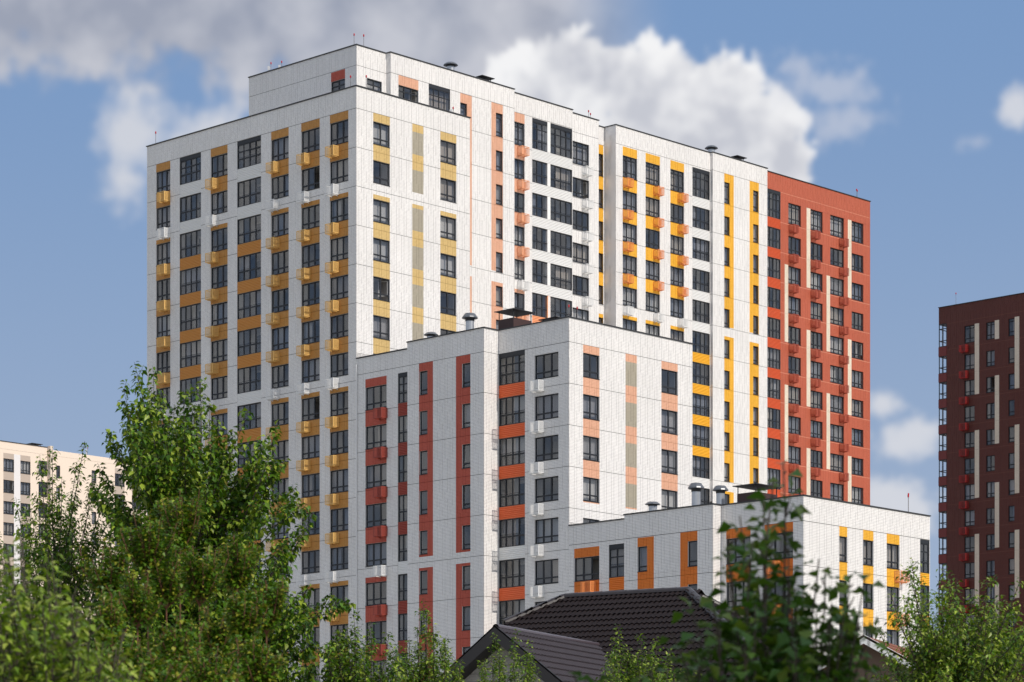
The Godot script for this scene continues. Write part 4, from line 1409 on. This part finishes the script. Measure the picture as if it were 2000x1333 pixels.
# the sky by degrees right of north and degrees up
func sky_at(az: float, el: float) -> Color:
	var t := clampf(el / 90.0, 0.0, 1.0)
	var blue := Color(0.315, 0.395, 0.53).lerp(Color(0.17, 0.283, 0.49), smoothstep(3.0, 18.5, el)).lerp(Color(0.10, 0.20, 0.42), smoothstep(20.0, 80.0, el))
	var x := 1000.0 + tan(deg_to_rad(clampf(az, -60, 60))) * F
	var y := HZ - tan(deg_to_rad(clampf(el, -2, 60))) * F / cos(deg_to_rad(clampf(az, -60, 60)))
	var inside := smoothstep(17.0, 12.0, absf(az)) * smoothstep(24.5, 20.0, el)
	var puff := n1.get_noise_2d(x, y)
	var fine := n2.get_noise_2d(x, y)
	var c := blue
	if inside > 0.0:
		# far grey bank
		var bank := (175.0 + puff * 95.0 + fine * 22.0 + smoothstep(250.0, 720.0, x) * 75.0 - y) / 95.0
		var a := smoothstep(0.0, 1.0, bank) * smoothstep(1330.0, 1050.0, x) * inside
		var grey := Color(0.30, 0.325, 0.40).lerp(Color(0.50, 0.51, 0.56), clampf(0.45 + puff * 0.9 + smoothstep(300.0, 900.0, x) * 0.35 - smoothstep(160.0, 0.0, y) * 0.25, 0.0, 1.0))
		c = c.lerp(grey, a * 0.95)
		# the low cloud to the left
		var lw := maxf(blob(x, y, 260, 270, 90, 100), maxf(blob(x, y, 380, 280, 130, 90), blob(x, y, 240, 350, 60, 70))) + puff * 0.55 + fine * 0.25
		c = c.lerp(Color(0.60, 0.61, 0.65), smoothstep(-0.15, 0.8, lw) * 0.85 * inside)
		# the white cumulus behind the roofs
		var cu := blob(x, y, 1115, 150, 110, 100)
		for e in [[1200, 160, 120, 85], [1280, 190, 130, 115], [1400, 205, 120, 110], [1480, 265, 105, 105], [1050, 190, 120, 105], [1530, 320, 62, 70], [1300, 320, 250, 150]]:
			cu = maxf(cu, blob(x, y, e[0], e[1], e[2], e[3]))
		var body := cu + puff * 0.30 + fine * 0.22
		var lit := clampf(0.78 - cu * 0.55 + puff * 0.8 + fine * 0.35 - smoothstep(170.0, 380.0, y) * 0.40 + smoothstep(1100.0, 1450.0, x) * 0.1, 0.0, 1.0)
		c = c.lerp(Color(0.50, 0.515, 0.57).lerp(Color(0.80, 0.80, 0.81), lit), smoothstep(0.0, 0.16, body) * inside)
		# wisps and the pale heaps low on the right
		var w := maxf(maxf(blob(x, y, 1560, 130, 90, 60), blob(x, y, 1650, 240, 100, 60)), maxf(blob(x, y, 1600, 170, 160, 60), blob(x, y, 1905, 280, 50, 25))) + puff * 0.6 + fine * 0.4
		c = c.lerp(Color(0.55, 0.57, 0.64), smoothstep(0.1, 0.9, w) * 0.55 * inside)
		w = maxf(blob(x, y, 1760, 985, 110, 70), maxf(blob(x, y, 1770, 860, 95, 60), maxf(blob(x, y, 1985, 210, 40, 55), blob(x, y, 1720, 790, 60, 45)))) + puff * 0.5 + fine * 0.3
		c = c.lerp(Color(0.62, 0.63, 0.67), smoothstep(0.0, 0.7, w) * 0.85 * inside)
	if inside < 1.0:
		# the same weather all round: broken cumulus
		var k := 1.0 / (0.12 + sin(deg_to_rad(maxf(el, 0.0))))
		var px := sin(deg_to_rad(az)) * k * 900.0
		var py := cos(deg_to_rad(az)) * k * 900.0
		var q := n1.get_noise_2d(px + 5000.0, py) + n2.get_noise_2d(px, py) * 0.35
		var cover := smoothstep(-0.16, 0.12, q)
		var tone := Color(0.88, 0.88, 0.88).lerp(Color(0.55, 0.56, 0.6), smoothstep(0.12, 0.6, q))
		c = c.lerp(tone, cover * 0.9 * (1.0 - inside))
	return c


func make_sky() -> ImageTexture:
	n1.seed = 5
	n1.frequency = 0.0062
	n1.fractal_octaves = 6
	n1.fractal_gain = 0.52
	n2.seed = 9
	n2.frequency = 0.022
	n2.fractal_octaves = 4
	var small := Image.create(512, 256, false, Image.FORMAT_RGBF)
	for y in 256:
		var el := 90.0 - (y + 0.5) / 256.0 * 180.0
		for x in 512:
			var az := wrapf((x + 0.5) / 512.0 * 360.0, -180.0, 180.0)
			small.set_pixel(x, y, sky_at(az, maxf(el, 0.3)) if el > -3.0 else Color(0.3, 0.29, 0.25))
	small.resize(4096, 2048, Image.INTERPOLATE_CUBIC)
	for y in range(700, 1026):
		var el := 90.0 - (y + 0.5) / 2048.0 * 180.0
		for x in range(-206, 206):
			small.set_pixel(posmod(x, 4096), y, sky_at((x + 0.5) / 4096.0 * 360.0, maxf(el, 0.05)))
	return ImageTexture.create_from_image(small)


func _ready() -> void:
	rng.seed = 7
	# camera: level, with the lens shifted up
	var cam := Camera3D.new()
	cam.name = "camera"
	cam.projection = Camera3D.PROJECTION_FRUSTUM
	cam.near = 0.5
	cam.far = 5000.0
	cam.size = 0.5 * 1333.0 / F
	cam.frustum_offset = Vector2(0.0, 0.5 * (HZ - 666.5) / F)
	cam.position = Vector3(0, EYE, 0)
	var lens := CameraAttributesPhysical.new()
	lens.frustum_focal_length = 85.0
	lens.frustum_focus_distance = 115.0
	lens.frustum_near = 0.5
	lens.frustum_far = 5000.0
	lens.exposure_aperture = 5.6
	cam.attributes = lens
	add_child(cam)
	cam.current = true
	cam.projection = Camera3D.PROJECTION_FRUSTUM
	cam.near = 0.5
	cam.far = 5000.0
	cam.keep_aspect = Camera3D.KEEP_HEIGHT
	cam.size = 0.5 * 1333.0 / F
	# sky
	var env := Environment.new()
	env.background_mode = Environment.BG_SKY
	var sky := Sky.new()
	var pan := PanoramaSkyMaterial.new()
	pan.panorama = make_sky()
	sky.sky_material = pan
	env.sky = sky
	env.tonemap_mode = Environment.TONE_MAPPER_LINEAR
	env.tonemap_exposure = 1.13
	env.sdfgi_enabled = true
	env.ssao_enabled = true
	env.ssil_enabled = true
	var we := WorldEnvironment.new()
	we.name = "environment"
	we.environment = env
	add_child(we)
	# sun, high behind the viewer's right shoulder
	var sun := DirectionalLight3D.new()
	sun.name = "sun"
	sun.light_energy = 0.99
	sun.light_color = Color(1.0, 0.965, 0.92)
	sun.light_angular_distance = 0.53
	sun.shadow_enabled = true
	add_child(sun)
	var flat := Vector3(-CU, 0, -SU) * 0.9998 - Vector3(SU, 0, -CU) * 0.02
	sun.look_at_from_position(Vector3.ZERO, flat * cos(deg_to_rad(40.0)) + Vector3(0, -sin(deg_to_rad(40.0)), 0))

	var glass := StandardMaterial3D.new()
	glass.resource_name = "glass"
	glass.transparency = BaseMaterial3D.TRANSPARENCY_ALPHA
	glass.albedo_color = Color(lin(Color(0.03, 0.04, 0.06)), 0.12)
	glass.roughness = 0.03
	glass.metallic_specular = 0.8
	mats["glass"] = glass
	var clear := glass.duplicate()
	clear.resource_name = "clear_glass"
	clear.albedo_color = Color(lin(Color(0.1, 0.12, 0.14)), 0.1)
	mats["clear_glass"] = clear
	var leaf := StandardMaterial3D.new()
	leaf.resource_name = "leaf"
	leaf.vertex_color_use_as_albedo = true
	leaf.roughness = 0.4
	leaf.metallic_specular = 0.4
	leaf.backlight_enabled = true
	leaf.backlight = lin(Color(0.42, 0.5, 0.08))
	mats["leaf"] = leaf

	# ground
	var earth := mat("earth", Color(0.34, 0.32, 0.26), 0.95)
	grain(earth, 0.01, 0.7, 1.0, 0.15)
	var g := MB.new()
	g.quad(Vector3(-2500, 0, 500), Vector3(2500, 0, 500), Vector3(2500, 0, -4500), Vector3(-2500, 0, -4500))
	var go := obj("ground", g.mesh(), earth, self)
	structure(go, "pale gravelly ground under the trees and buildings", "ground")

	ochre_tower()
	red_block()
	low_block()
	main_slab()
	golden_slab()
	brick_slab()
	maroon_tower()
	beige_tower()
	house()
	foliage()
